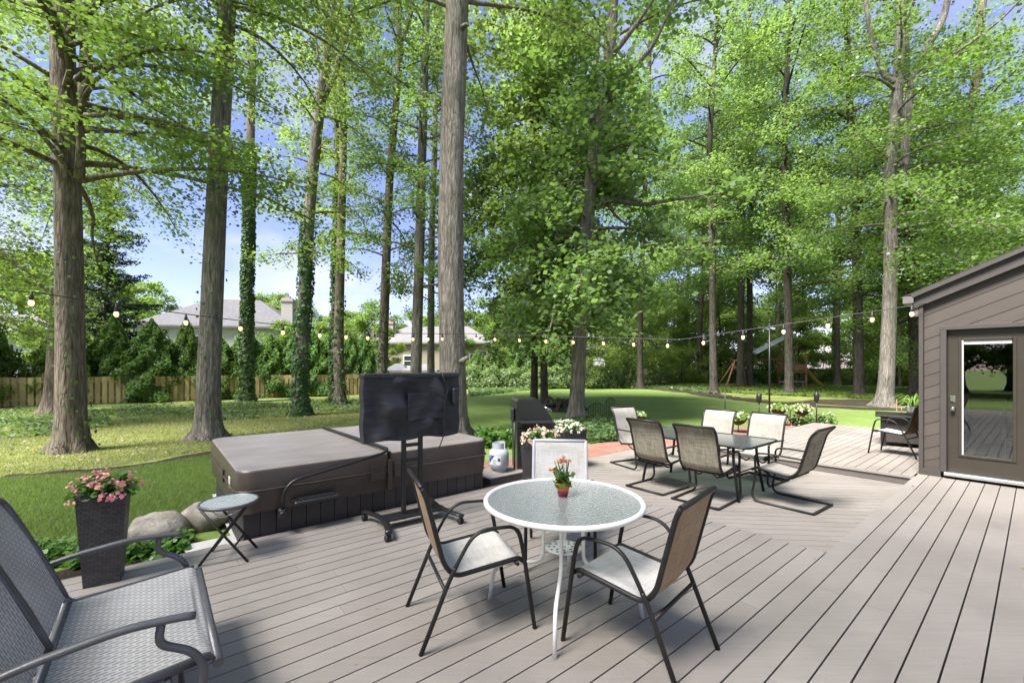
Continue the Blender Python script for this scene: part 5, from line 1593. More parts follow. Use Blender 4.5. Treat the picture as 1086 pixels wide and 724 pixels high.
def px_path(y, *pp):
    """trunk path relative to its base from photo pixels at depth y"""
    w = [D(px, py, y) for px, py in pp]
    return w
def tree(name, label, base, path, r0, r1, seed, bark_, leafm, crown=None, lsize=.15, k=9, spread=.2, ivy=None, group=None, forks=(), cat='tree', flare=.9, stubs=()):
    """path: world points above the base (the base itself is added); crown: list of dicts for crown_skel"""
    rng = np.random.default_rng(seed)
    t = thing(name, label, cat, base, 0, group)
    b = Vector(base)
    P = smooth_path([Vector((0, 0, -.05))] + [Vector(p) - b for p in path], .3)
    mb = MB(); trunk_tube(mb, P, r0, r1, rng, flare=flare)
    paths = [(P, r1)]
    for f in forks:                       # (z_start, [points], r_start, r_end)
        q0 = at_path(P, f[0]); FP = smooth_path([q0] + [Vector(p) - b for p in f[1]], .4)
        mb.tube(FP, [f[2] + (f[3] - f[2]) * i / (len(FP) - 1) for i in range(len(FP))], 12)
        paths.append((FP, f[2]))
    pts = []
    for c in (crown or []):
        c = dict(c); ip = c.pop('path', 0)
        pts += crown_skel(mb, paths[ip][0], r0, rng, **c)
    for s_ in stubs:
        q = [Vector(p) - b for p in s_[0]]; SP = smooth_path(q, .3); mb.tube(SP, [s_[1] * (1 - .8 * i / (len(SP) - 1)) for i in range(len(SP))], 7)
        if len(s_) > 2: pts += [q[-1] + Vector((rng.normal(0, .3), rng.normal(0, .3), rng.normal(0, .15))) for _ in range(s_[2])]
    mb.build('trunk', bark_, t)
    if pts: leaf_cloud('crown', pts, k, spread, lsize, rng, leafm, t)
    if ivy: ivy_on(P, r0, r1, rng, t, ivy[0], ivy[1], *(ivy[2:]))
    return t
BR, BG, BD = MAT['bark_brown'], MAT['bark_grey'], MAT['bark_dark']
LB, LM, LD, LP_, LF = MAT['leaf_bright'], MAT['leaf_mid'], MAT['leaf_dark'], MAT['leaf_pale'], MAT['leaf_far']
def up(base, top): return [Vector(p) for p in top]
# T1: big maple at the left, low layered limbs on both sides
b1 = G(76, 479, GND)
tree('maple_tree', 'stout brown maple trunk beside the pink planter with low layered limbs', b1,
     px_path(b1.y, (75, 400), (73, 300), (71, 180), (67, 60), (66, -80), (70, -260)), .240, .17, 1, BR, LB,
     [dict(z0=5.6, z1=9.5, n=28, length=5.0, el=(.5, .35), droop=.75, spacing=.42, shape='even', az_bias=(-.1, .40)),
      dict(z0=9, z1=14.5, n=18, length=4.5, el=(1.0, .6), droop=.7)], .135, 9, .22, ivy=(4.2, 110, .07, 1.0),
     stubs=[([D(84, 190, b1.y - .35), D(86, 150, b1.y - .5), D(84, 118, b1.y - .6), D(102, 85, b1.y - .8), D(130, 65, b1.y - 1.0)], .09, 6), ([D(84, 118, b1.y - .6), D(96, 70, b1.y - .8), D(80, 20, b1.y - .9)], .06, 4),
            ([D(77, 185, b1.y - .3), D(50, 150, b1.y - .8), D(15, 110, b1.y - 1.1), D(-30, 80, b1.y - 1.4)], .06, 6)])
b2 = G(222, 466, GND)
tree('oak_tree', 'bare grey brown trunk behind the left corner of the hot tub, leaning slightly right', b2,
     px_path(b2.y, (222, 400), (227, 270), (232, 160), (240, 20), (244, -120), (240, -300)), .25, .16, 2, BG, LM,
     [dict(z0=10.0, z1=16.5, n=24, length=4.6, el=(1.0, .3), droop=.8, spacing=.45)], .15, 9, .22, ivy=(4.5, 70, .08, 1.2))
b3 = G(261, 426, GND)
tree('ivy_clad_tree', 'slender trunk wrapped in dense dark ivy before the wooden fence', b3,
     px_path(b3.y, (262, 330), (264, 230), (266, 120), (268, 20), (268, -100)), .27, .15, 3, BG, LB,
     [dict(z0=11, z1=21, n=16, length=2.6, el=(.8, .2), droop=.8, spacing=.5)], .17, 7, .2, ivy=(13, 3600, .20, .8))
b4 = G(318, 441, GND)
tree('maple_tree', 'ivy dressed leaning trunk whose top forks, behind the hot tub seam', b4,
     px_path(b4.y, (318, 400), (324, 300), (328, 225), (336, 140), (345, 70), (354, -10), (362, -140)), .24, .13, 4, BG, LB,
     [dict(z0=5.5, z1=14, n=20, length=2.2, el=(.6, .15), droop=.7, spacing=.45, shape='even'), dict(z0=14, z1=19, n=14, length=4.0, el=(1.0, .5), droop=.8)], .16, 8, .2, ivy=(7.0, 1700, .13, 1.2),
     forks=[(11.3, [D(356, 75, b4.y), D(372, 15, b4.y), D(384, -60, b4.y)], .12, .06)], stubs=[([D(340, 75, b4.y), D(334, 35, b4.y), D(332, -10, b4.y)], .05, 4)])
b5 = G(361, 431, GND)
tree('ash_tree', 'slim brown trunk just right of its ivy covered twin, behind the tub', b5,
     px_path(b5.y, (359, 370), (361, 280), (363, 200), (364, 120), (361, 40), (365, -80)), .23, .10, 5, BR, LB,
     [dict(z0=6, z1=18, n=26, length=2.6, el=(.8, .2), droop=.7, spacing=.48, shape='even')], .17, 8, .2, ivy=(5, 300, .12, 1.2))
b5b = G(353, 428, GND)
tree('ivy_clad_tree', 'thin trunk covered in ivy just left of its brown twin', b5b,
     px_path(b5b.y, (354, 370), (356, 280), (358, 190), (356, 110), (352, 30), (350, -60)), .17, .08, 6, BR, LB,
     [dict(z0=8, z1=17, n=16, length=2.4, el=(.8, .2), droop=.7, spacing=.5)], .17, 8, .2, ivy=(11, 1600, .17, .9))
b6 = G(404, 431, GND)
tree('ash_tree', 'slim straight trunk rising left of the covered television and forking high up', b6,
     px_path(b6.y, (406, 380), (409, 290), (413, 200), (419, 120), (424, 50), (419, -10), (417, -90)), .23, .09, 7, BR, LB,
     [dict(z0=5.5, z1=19, n=30, length=2.8, el=(.8, .2), droop=.7, spacing=.48, shape='even')], .17, 8, .2, ivy=(4.5, 260, .12, 1.1),
     forks=[(16.2, [D(436, 15, b6.y), D(442, -50, b6.y)], .09, .05)], stubs=[([D(417, 122, b6.y), D(436, 110, b6.y - .4), D(462, 84, b6.y - 1)], .07, 8)])
b7 = G(440, 434, GND)
tree('ash_tree', 'smooth trunk seen just above the covered television', b7,
     px_path(b7.y, (442, 370), (444, 300), (446, 220), (449, 120), (452, 20), (454, -80)), .24, .12, 8, BG, LM,
     [dict(z0=5.0, z1=18, n=34, length=3.2, el=(.8, .15), droop=.7, spacing=.45, shape='even')], .17, 9, .22)
b8 = G(457, 424, GND)
tree('ash_tree', 'thin grey trunk close beside the tall central trunk', b8,
     px_path(b8.y, (457, 350), (458, 250), (461, 150), (463, 40), (464, -60)), .20, .11, 9, BG, LM,
     [dict(z0=4.5, z1=21, n=34, length=3.0, el=(.8, .15), droop=.7, spacing=.5, shape='even')], .19, 8, .22)
b9 = G(480, 463, GND)
tree('tall_tree', 'tall straight grey trunk rising behind the covered television, burl near its foot', b9,
     px_path(b9.y, (480, 400), (478, 300), (479, 180), (483, 60), (486, -60), (488, -260)), .33, .27, 10, BG, LM,
     [dict(z0=10.5, z1=16.5, n=24, length=5.0, el=(1.0, .35), droop=.8)], .15, 9, .22, flare=.75,
     stubs=[([D(489, 384, b9.y - .40), D(494, 380, b9.y - .50), D(497, 378, b9.y - .55)], .09), ([D(490, 30, b9.y - .25), D(495, 26, b9.y - .35), D(497, 28, b9.y - .38)], .07)])
# the pair of slim dark trunks with big drooping leaves
b10 = G(566, 431, GND)
tree('buckeye_tree', 'slender left trunk of the pair behind the grill with large drooping dark leaves', b10,
     px_path(b10.y, (567, 380), (568, 300), (569, 200), (569, 100), (566, 0), (562, -100)), .16, .07, 11, BD, LD,
     [dict(z0=4.0, z1=18, n=56, length=4.2, el=(.7, -.1), droop=.9, spacing=.42, shape='oval')], .30, 6, .26)
b11 = G(577, 432, GND)
tree('buckeye_tree', 'slender right trunk of the pair behind the grill with large drooping dark leaves', b11,
     px_path(b11.y, (577, 380), (578, 300), (582, 200), (588, 110), (592, 20), (596, -60)), .16, .07, 12, BD, LD,
     [dict(z0=3.8, z1=17, n=52, length=4.4, el=(.7, -.1), droop=.9, spacing=.42, az_bias=(-.4, .35))], .30, 6, .26)
b12 = G(611, 446, GND)
tree('old_maple_tree', 'thick trunk with a broken limb standing between the grill and the dining set', b12,
     px_path(b12.y, (614, 380), (617, 310), (621, 250), (628, 180), (638, 110), (648, 40), (652, -60), (655, -180)), .24, .14, 13, BG, LD,
     [dict(z0=3.9, z1=11, n=36, length=3.6, el=(.5, .1), droop=1.1, spacing=.46, az_bias=(-1.6, .5)), dict(z0=12.0, z1=19, n=14, length=4.5, el=(1, .5), droop=.8)], .27, 6, .26,
     stubs=[([D(632, 222, b12.y), D(645, 212, b12.y - .2), D(680, 217, b12.y - .5), D(718, 211, b12.y - .8), D(778, 203, b12.y - 1.2)], .10, 10), ([D(640, 212, b12.y), D(660, 235, b12.y - .4), D(690, 245, b12.y - .8)], .06, 8),
            ([D(648, 60, b12.y), D(672, 30, b12.y - .4), D(700, -10, b12.y - .6)], .11), ([D(640, 110, b12.y), D(668, 75, b12.y - .6), D(690, 52, b12.y - 1), D(716, 0, b12.y - 1.4)], .12)])
b13 = G(679, 412, GND)
tree('forest_tree', 'short looking straight trunk rising between hedge end and pale dining chair', b13,
     px_path(b13.y, (679, 350), (681, 280), (684, 200), (688, 100), (690, 0)), .24, .13, 14, BD, LF, [dict(z0=7, z1=30, n=36, length=5.8, el=(1.1, .2), droop=.8, spacing=.6)], .26, 8, .32)
b14 = G(757, 417, GND)
tree('forest_tree', 'clean brown trunk standing left of the pair of dark trunks beyond the dining chairs', b14,
     px_path(b14.y, (756, 350), (755, 250), (752, 170), (757, 80), (764, -20)), .24, .12, 15, BD, LF, [dict(z0=8.0, z1=27.5, n=36, length=6.0, el=(1.1, .2), droop=.8, spacing=.6)], .24, 8, .30)
b15 = G(785, 411.5, GND)
tree('forest_tree', 'left trunk of the dark pair beside the distant playset', b15, px_path(b15.y, (786, 330), (787, 240), (790, 120), (795, 10)), .28, .13, 16, BD, LF, [dict(z0=9, z1=31, n=36, length=6.0, el=(1.1, .2), droop=.8, spacing=.6)], .26, 8, .32)
b15b = G(795, 411, GND)
tree('forest_tree', 'right trunk of the dark pair beside the distant playset', b15b, px_path(b15b.y, (795, 330), (796, 240), (803, 120), (812, 10)), .26, .12, 17, BD, LF, [dict(z0=9, z1=31, n=44, length=6.0, el=(1.1, .2), droop=.8, spacing=.6)], .26, 8, .32)
b16 = G(837, 418.5, GND)
tree('forest_tree', 'dark straight trunk directly before the distant playset', b16, px_path(b16.y, (836, 340), (834, 250), (832, 150), (836, 40), (838, -60)), .25, .12, 18, BD, LF, [dict(z0=7.5, z1=27, n=36, length=5.6, el=(1.1, .15), droop=.8, spacing=.55)], .23, 8, .30)
b17 = G(911, 420, GND)
tree('forest_tree', 'dark trunk between the playset and the big forked grey trunk', b17, px_path(b17.y, (910, 340), (908, 250), (905, 170), (900, 80), (896, -20)), .27, .13, 19, BD, LF, [dict(z0=6, z1=25, n=36, length=5.4, el=(1.1, .15), droop=.8, spacing=.55)], .23, 8, .30)
b18 = G(938, 431, GND)
y18 = b18.y
tree('forked_maple_tree', 'massive grey trunk near the house corner that forks in two', b18,
     px_path(y18, (941, 380), (944, 300), (945, 230), (944, 190), (951, 100), (955, 20), (950, -120)), .29, .15, 20, BG, LP_,
     [dict(z0=6.8, z1=12, n=20, length=5.0, el=(.4, .0), droop=.7, spacing=.42, az_bias=(-1.4, .5)), dict(z0=12, z1=20, n=18, length=5.0, el=(.9, .3), droop=.7)], .20, 9, .28,
     forks=[(9.4, [D(957, 190, y18 - .2), D(963, 110, y18 - .2), D(978, 60, y18 - .4), D(1000, 20, y18 - .6), D(1012, -40, y18)], .20, .10), (14.5, [D(938, 80, y18), D(922, 30, y18), D(915, -40, y18)], .13, .06)],
     stubs=[([D(975, 80, y18 - .4), D(1020, 52, y18 - 1.2), D(1060, 22, y18 - 2), D(1092, -10, y18 - 2.6)], .10, 12)])
b19 = G(972, 421, GND)
tree('forest_tree', 'dark trunk seen just left of the house corner behind the forked tree', b19, px_path(b19.y, (971, 340), (966, 260), (962, 180), (960, 60), (955, -60)), .34, .16, 21, BD, LM, [dict(z0=3.5, z1=21, n=44, length=4.8, el=(.8, -.1), droop=.8, spacing=.5)], .22, 8, .28)
b20 = Vector((27.5, 22, GND))
tree('forest_tree', 'leaning pale trunk showing above the house roof', b20, [D(1030, 300, 24) , D(1010, 190, 24), D(1035, 90, 24), D(1042, 0, 24), D(1060, -100, 24)], .35, .14, 22, BR, LM, [dict(z0=5, z1=20, n=44, length=5.4, el=(.8, -.1), droop=.8, spacing=.5)], .21, 8, .28)
# maples standing left of the picture whose limbs reach into it, and unseen ones added to shade the deck
b21 = Vector((-17.5, 12.0, GND))
tree('maple_tree', 'maple at the far left edge whose low leafy limbs hang into the view', b21, [b21 + Vector((0, .2, 5)), b21 + Vector((.3, .2, 10)), b21 + Vector((.3, .2, 16))], .3, .12, 23, BR, LB,
     [dict(z0=3.2, z1=15, n=36, length=5.4, el=(.8, .1), droop=.8, spacing=.45, az_bias=(.2, .3))], .15, 9, .22)
b22 = Vector((-26.0, 17.5, GND))
tree('maple_tree', 'bright green maple behind the leftmost stout trunk', b22, [b22 + Vector((0, 0, 5)), b22 + Vector((.4, .2, 10)), b22 + Vector((.5, .2, 17))], .3, .12, 24, BR, LB,
     [dict(z0=2.2, z1=16, n=50, length=5.2, el=(.8, 0), droop=.8, spacing=.45)], .17, 9, .24)
b1b = G(59, 440, GND)
tree('forest_tree', 'brown trunk half hidden behind the stout maple at the left', b1b, px_path(b1b.y, (62, 380), (66, 300), (76, 200), (88, 100), (95, 0)), .33, .15, 25, BR, LB, [dict(z0=8, z1=19, n=24, length=4.0, el=(.8, 0), droop=.8, spacing=.5)], .17, 8, .24)
for (x, y, sd_, lab) in ((-9.0, 0.0, 26, 'unseen maple added beyond the near left corner of the deck to shade it'), (-3.0, -5.0, 31, 'unseen maple added close behind the camera side of the deck to shade it'), (3.5, -9.5, 27, 'maple standing behind the camera side of the deck'), (-10, -9.0, 28, 'maple on the lawn far behind the glider bench')):
    if lab:
        bb = Vector((x, y, GND)); tree('maple_tree', lab, bb, [bb + Vector((0, 0, 5)), bb + Vector((.2, .2, 10)), bb + Vector((.3, .2, 17))], .33, .14, sd_, BR, LM, [dict(z0=9.0, z1=16.5, n=24, length=7.0, el=(.8, .15), droop=.7, spacing=.6)], .17, 5, .32)

# ---- forest behind: three kinds of tree, copied
def template(kind, seed):
    rng_ = random.Random(seed)
    if kind == 'tall': return tree('forest_tree', 'x', (0, 0, 0), [(.1, 0, 6), (.3, .2, 13), (.2, .1, 24)], .27, .08, seed, BD, LF, [dict(z0=7.5, z1=24.0, n=40, length=6.4, el=(1.1, .15), droop=.8, spacing=.66)], .30, 7, .38)
    if kind == 'mid': return tree('understory_tree', 'x', (0, 0, 0), [(.1, .1, 4), (.2, -.1, 8), (.0, .1, 12)], .12, .04, seed, BD, LB, [dict(z0=1.8, z1=12, n=36, length=3.9, el=(.7, 0), droop=.7, spacing=.5)], .24, 8, .30)
    if kind == 'round':
        rng = np.random.default_rng(seed); t = thing('broadleaf_tree', 'x', 'tree', (0, 0, 0))
        P = smooth_path([(0, 0, 0), (.1, 0, 3), (0, .1, 7)], .6); mb = MB(); trunk_tube(mb, P, .25, .1, rng, 12); pts = []
        for k in range(30):
            th = rng.uniform(0, 6.28); z = 2.2 + 9.3 * rng.random(); r_ = 4.2 * math.sin(math.pi * min(1, .15 + .85 * (z - 1.5) / 10.5)) ** .7 * math.sqrt(rng.uniform(.25, 1))
            c_ = Vector((r_ * math.cos(th), r_ * math.sin(th), z)); q0 = at_path(P, min(6.5, z * .6))
            mb.tube([q0, q0.lerp(c_, .5) + Vector((0, 0, .3)), c_], [.07, .045, .02], 5, cap=False)
            R_ = rng.uniform(.8, 1.5); d = rng.normal(0, 1, (44, 3)); d /= np.linalg.norm(d, axis=1, keepdims=True); d *= R_ * rng.uniform(.5, 1, (44, 1)); d[:, 2] *= .6
            pts += [c_ + Vector(q) for q in d]
        mb.build('trunk', BD, t); leaf_cloud('crown', pts, 4, .22, .34, rng, LB, t, .6, .7); return t
    if kind == 'bush': return tree('understory_shrub', 'x', (0, 0, 0), [(0, .05, 1.2), (.05, 0, 2.4), (.0, .0, 3.6)], .05, .02, seed, BD, LB, [dict(z0=.2, z1=3.6, n=26, length=1.9, el=(.9, .2), droop=.7, spacing=.35, l2f=.5)], .17, 9, .20, cat='shrub')
temps = {'tall': [template('tall', 101), template('tall', 102), template('tall', 103)], 'mid': [template('mid', 111), template('mid', 112)], 'bush': [template('bush', 121), template('bush', 122)], 'round': [template('round', 131), template('round', 132)]}
used = {'tall': 0, 'mid': 0, 'bush': 0, 'round': 0}
meta = {'tall': ('tall dark stemmed tree in the mass of the wood behind the yard', 'trees of the wood behind the yard'),
        'mid': ('small leafy tree in the undergrowth before the far fence', 'understory trees before the far fence'),
        'bush': ('low leafy shrub in the undergrowth at the foot of the wood', 'shrubs at the foot of the wood')}
rf_ = random.Random(77)
def grow(kind, x, y, s, sxy=None):
    i = used[kind]; used[kind] += 1
    T = temps[kind]
    sc3 = ((sxy or s) * rf_.uniform(.92, 1.08), (sxy or s) * rf_.uniform(.92, 1.08), s * rf_.uniform(.92, 1.08))
    if i < len(T):
        r = T[i]; r.location = (x, y, GND); r.rotation_euler = (0, 0, rf_.uniform(0, 6.28)); r.scale = sc3
    else:
        r = dup(T[i % len(T)], (x, y, GND), rf_.uniform(0, 6.28), scale=sc3)
    r['label'], r['group'] = meta[kind]
wood = [(19, 44, 1.05), (30, 40, 1.0), (41, 40, 1.05), (33, 54, 1.1), (50, 46, 1.1), (15, 54, 1.1), (4, 50, 1.0), (47, 29, 1.0), (35, 19, .95), (42, 24, 1), (62, 38, 1.1), (58, 58, 1.2), (24, 60, 1.15), (43, 58, 1.15)]
for x, y, s in wood: grow('tall', x, y, s)
und = [(6.5, 36, .8), (11.5, 39, .85), (22, 46, 1), (34, 38, .9), (39, 33, 1), (30, 25, .8), (44, 40, 1.1), (16, 48, 1.1), (29, 20, .9), (46, 27, 1.0)]
und += [(52 + 4 * i, 56 - 4.2 * i, .85 + .05 * (i % 3)) for i in range(8)] + [(38, 62, 1), (46, 56, .9), (30, 64, 1), (22, 62, 1), (14, 60, 1), (6, 58, .9), (0, 56, .8), (18.5, 50, .9), (52, 36, .9), (45, 43, .8)]
for x, y, s in und: grow('mid', x, y, s)
rb2 = random.Random(9)
for i in range(13): grow('bush', 8 + i * 2.3 + rb2.uniform(-.4, .4), 45.5 + rb2.uniform(-1.5, .8) - .16 * i, rb2.uniform(.7, 1.15))
for i in range(14): grow('bush', 37 + i * 1.9 + rb2.uniform(-.6, .6), 42 - .5 * i + rb2.uniform(-2.5, 2.5), rb2.uniform(.8, 1.3))
# soft far trees behind the neighbours' houses
far = [(70, 70, .8), (80, 60, .8), (88, 48, .8), (60, 76, .8), (50, 78, .8), (40, 80, .8), (28, 80, .75), (16, 80, .75), (6, 82, .75), (94, 34, .8), (-16, 96, .6), (-26, 98, .6), (-40, 98, .62), (-56, 92, .65), (-72, 84, .7), (-6, 92, .6), (-52, 74, .62), (-44, 80, .7), (-37, 76, .62), (-30, 80, .62), (-24, 76, .66), (-18, 80, .6), (-12, 78, .56), (-7, 74, .55), (-2, 78, .7), (-60, 70, .75), (-34, 62, .5), (-25, 62, .46), (-1, 68, .72), (-68, 60, .8), (-50, 50, .75)]
meta['tall'] = ('pale distant tree crown above the roofs of the neighbouring houses', 'distant trees behind the neighbouring houses')
meta['round'] = meta['tall']
for x, y, s in far: grow('round', x, y, s * 1.75, s * 1.9)
meta['round'] = ('leafy garden tree between the fence and the neighbouring houses', 'garden trees before the neighbouring houses')
for x, y, s in ((-20.5, 39, .50), (-16.5, 42, .5), (-13.2, 45, .48), (-30, 32, .42), (-38, 36, .6), (-6.0, 50, .45), (1, 50, .55)): grow('round', x, y, s, s * 1.05)
meta['round'] = ('broadleaf tree behind the camera side lawn', 'broadleaf trees behind the camera')
for x, y in ((-21, -13), (-25, -19), (-17, -21), (-29, -9), (-13, -25), (-33, -16)): grow('round', x, y, 1.0)
meta['round'] = ('rounded broadleaf tree closing the view beyond the wood', 'broadleaf trees closing the view beyond the wood')
for x, y, s in ((12, 56, .8), (20, 58, .8), (28, 57, .85), (36, 56, .85), (44, 52, .85), (52, 48, .9), (60, 43, .9), (68, 36, .9), (5, 55, .75), (33, 50, .6), (22, 51, .6), (40, 47, .65), (-3, 60, .7)): grow('round', x, y, s, s * 1.1)
meta['mid'] = ('small tree on the lawn side behind the camera', 'trees behind the camera')
for x, y, s in ((-16, -17, .9), (-9, -20, 1), (-2, -18, .9), (4, -21, 1.1), (10, -17, 1), (16, -22, 1), (-22, -12, 1.1), (-13, -14, .7)): grow('mid', x, y, s)

# ---- evergreens along the fence, hedge, spruce
def conifer_template(seed, h, r_, n):
    rng = np.random.default_rng(seed)
    t = thing('arborvitae', 'x', 'evergreen', (0, 0, 0))
    mb = MB(); mb.tube([(0, 0, 0), (0, 0, h * .9)], [.06, .015], 7); mb.build('trunk', BD, t)
    z = h * (1 - np.sqrt(rng.random(n))) ; z = np.clip(z + .1, .05, h)
    th = rng.uniform(0, 2 * np.pi, n); lump = 1 + .20 * np.sin(4 * th + z * 3.1 + seed) + .16 * np.sin(7 * th - z * 4.3 + 1)
    rr_ = r_ * (1 - (z / h) ** 1.9) * lump * np.sqrt(rng.uniform(.45, 1, n)) + .03
    rr_ = np.maximum(rr_, .03); Pp = np.stack([rr_ * np.cos(th), rr_ * np.sin(th), z], 1)
    Nn = np.stack([np.cos(th), np.sin(th), .3 + 0 * th], 1)
    leaf_obj('foliage', Pp, .17, rng, MAT['leaf_conifer'], t, .7, -.4, .26, normals=Nn, up=.45)
    return t
ct = [conifer_template(201, 4.0, 1.35, 13000), conifer_template(202, 3.9, 1.25, 12000)]
k_ = 0
def evergreen(x, y, s, sz, label, group):
    global k_
    if k_ < 2: r = ct[k_]; r.location = (x, y, GND)
    else: r = dup(ct[k_ % 2], (x, y, GND))
    r.rotation_euler = (0, 0, rf_.uniform(0, 6.28)); r.scale = (s, s, sz); r['label'] = label; r['group'] = group; k_ += 1
fA, fB = Vector((-27.5, 15.5, 0)), G(395, 418, GND)
nf = Vector((-(fB - fA).y, (fB - fA).x, 0)).normalized()
for i, t in enumerate((.36, .43, .50, .565, .63, .69, .745, .80, .85, .90, .95, .995)):
    p = fA.lerp(fB, t) + nf * rf_.uniform(1.1, 1.5); evergreen(p.x, p.y, rf_.uniform(.8, 1.25), rf_.uniform(.78, 1.2), 'arborvitae in the row behind the honey brown fence', 'arborvitae row behind the fence')
for i, t in enumerate((-.12, -.02, .07, .15, .22)):
    p = fA.lerp(fB, t) + nf * rf_.uniform(1.2, 2.6); evergreen(p.x, p.y, 1.25, rf_.uniform(1.2, 1.55), 'tall bushy evergreen behind the fence at the far left', 'tall evergreens at the left end of the fence')
for (x, y, s, sz) in ((-1.6, 40, .9, 1.1), (1.2, 42, 1.3, 1.85), (3.2, 40, 1.1, 1.3), (-3.4, 43, 1, .9), (5.0, 43, 1.2, 1.2)):
    evergreen(x, y, s, sz, 'loose evergreen rising above the clipped dark hedge', 'evergreens above the dark hedge')
def hedge_bush(label, p, rx, ry, rz, n, seed, grp):
    rng = np.random.default_rng(seed)
    t = thing('hedge_shrub', label, 'shrub', p, 0, grp)
    d = rng.normal(0, 1, (n, 3)); d[:, 2] = np.abs(d[:, 2]) * 1.1 - .1; d /= np.linalg.norm(d, axis=1, keepdims=True)
    lump = 1 + .14 * np.sin(d[:, 0] * 6 + seed) + .12 * np.sin(d[:, 1] * 7 + d[:, 2] * 6)
    P = d * (rng.uniform(.65, 1, n) * lump)[:, None] * np.array([rx, ry, rz]) + np.array([0, 0, rz * .12])
    leaf_obj('foliage', P, .16, rng, MAT['leaf_dark'], t, .5, normals=d + np.array([0, 0, .4]))
    mb = MB()
    for q in range(5): mb.tube([(0, 0, 0), (math.cos(q * 1.3) * rx * .3, math.sin(q * 1.3) * ry * .3, rz * .8)], [.03, .01], 5)
    mb.build('stem', BD, t)
    return t
hb = [hedge_bush('dark clipped yew of the hedge beyond the grill', (0, 0, GND), 1.5, 1.3, 1.75, 3000, 301, 'dark hedge shrubs beyond the grill'), hedge_bush('dark clipped yew of the hedge beyond the grill', (0, 0, GND), 1.5, 1.3, 1.6, 3000, 302, 'dark hedge shrubs beyond the grill')]
hx_ = [(-3.6, 35.5), (-1.8, 35.2), (0.1, 35.6), (1.9, 35.4), (3.6, 36), (5.3, 36.4), (7.0, 37), (8.7, 37.6), (10.3, 38.2)]
for i, (x, y) in enumerate(hx_):
    if i < 2: r = hb[i]; r.location = (x, y, GND)
    else: r = dup(hb[i % 2], (x, y, GND), rf_.uniform(0, 6.28), scale=(1, 1, rf_.uniform(.85, 1.1)))
# spruce
bs = Vector(((112 - CX) / FPX * 25, 25, GND))
def spruce():
    rng = np.random.default_rng(401)
    t = thing('spruce_tree', 'dark narrow spruce standing between the two left trunks', 'tree', bs)
    P = smooth_path([(0, 0, 0), (.1, 0, 6), (.2, 0, 14.2)], .6); mb = MB(); trunk_tube(mb, P, .22, .03, rng, 12)
    Q = []
    for i in range(120):
        z = .9 + 13.0 * (i / 120) ** .95; L_ = (2.9 * (1 - z / 14.6) ** .8 + .15) * rng.uniform(.6, 1.15)
        lp = limb_pts(at_path(P, z), rng.uniform(0, 6.28), -.15 + .5 * (z / 14), L_, rng, .1 if z > 8 else -.25, 6, .1)
        mb.tube(lp, [.03 * (1 - k / 7) for k in range(7)], 5, cap=False)
        for tt in np.linspace(.15, 1, max(3, int(L_ / .17))):
            f = tt * 6; i0 = min(int(f), 5); b = lp[i0].lerp(lp[i0 + 1], f - i0)
            for _ in range(20): Q.append((b.x + rng.normal(0, .13), b.y + rng.normal(0, .13), b.z - abs(rng.normal(0, .13))))
    mb.build('trunk', BD, t)
    leaf_obj('crown', Q, .22, rng, MAT['leaf_spruce'], t, .8, .7, .17)
spruce()

# ------------------------------------------------------------------ bed plants, ground cover, grass
def plant(name, label, p, n, rx, ry, rz, size, mat, rng, tilt=.6, cat='plant', group=None, petals=None):
    t = thing(name, label, cat, p, 0, group)
    P, d = dome(rng, n, rx, ry, rz, (0, 0, 0), .35); leaf_obj('leaves', P, size, rng, MAT[mat], t, tilt)
    if petals:
        P, d = dome(rng, petals[1], rx, ry, rz * 1.15, (0, 0, .02), .85); k = 5
        leaf_obj('flowers', np.repeat(P, k, 0) + rng.normal(0, .02, (len(P) * k, 3)), petals[2], rng, MAT[petals[0]], t, .5)
for i, (px, py) in enumerate(((72, 596), (96, 600), (140, 592), (158, 588), (178, 590), (60, 590), (186, 577), (40, 590))):
    p = G(px, py, GND); plant('bedding_plant', 'low green bedding plant along the deck edge near the wicker planter', p, 130, .20, .16, .17, .07, 'leaf_plant', nr, group='bedding plants along the deck edge')
for i, (px, py) in enumerate(((845, 452), (857, 450), (868, 452), (879, 452))):
    p = G(px, py, GND); plant('white_flower_plant', 'white flowering plant at the far edge of the raised deck', p, 160, .28, .25, .42, .09, 'leaf_plant', nr, petals=('petal_white', 11, .045), group='white flowers behind the raised deck')
for i, (px, py) in enumerate(((520, 474), (527, 470), (535, 474), (545, 468), (514, 470), (553, 470))):
    p = G(px, py, GND); plant('leafy_perennial', 'leafy green perennial behind the propane tank and grill', p, 150, .34, .3, .42, .13, 'leaf_plant', nr, group='perennials behind the propane tank')
def scatter(poly, n, rng):
    P = np.array(poly); lo, hi = P.min(0), P.max(0); out = np.empty((0, 2))
    while len(out) < n:
        q = rng.uniform(lo, hi, (n * 2, 2)); ins = np.zeros(len(q), bool); j = len(P) - 1
        for i in range(len(P)):
            xi, yi, xj, yj = *P[i], *P[j]
            c = ((yi > q[:, 1]) != (yj > q[:, 1])) & (q[:, 0] < (xj - xi) * (q[:, 1] - yi) / (yj - yi + 1e-12) + xi); ins ^= c; j = i
        out = np.vstack([out, q[ins]])
    return out[:n]
def cover(label, pix, n, size, rng, mat='leaf_cover', h=.10, clump=.55):
    poly = [tuple(G(px, py, GND).xy) for px, py in pix]
    q = scatter(poly, n, rng)
    f = np.sin(q[:, 0] * 1.3 + np.sin(q[:, 1] * .9) * 2) + np.sin(q[:, 1] * 1.7 + q[:, 0] * .6) + rng.normal(0, .7, n)
    q = q[f > -1.2 + clump]
    P = np.column_stack([q, GND + .03 + rng.uniform(0, h, len(q))])
    o = leaf_obj('ground_cover', P, size, rng, MAT[mat], None, .45); tag(o, label, 'ground cover', None, 'stuff')
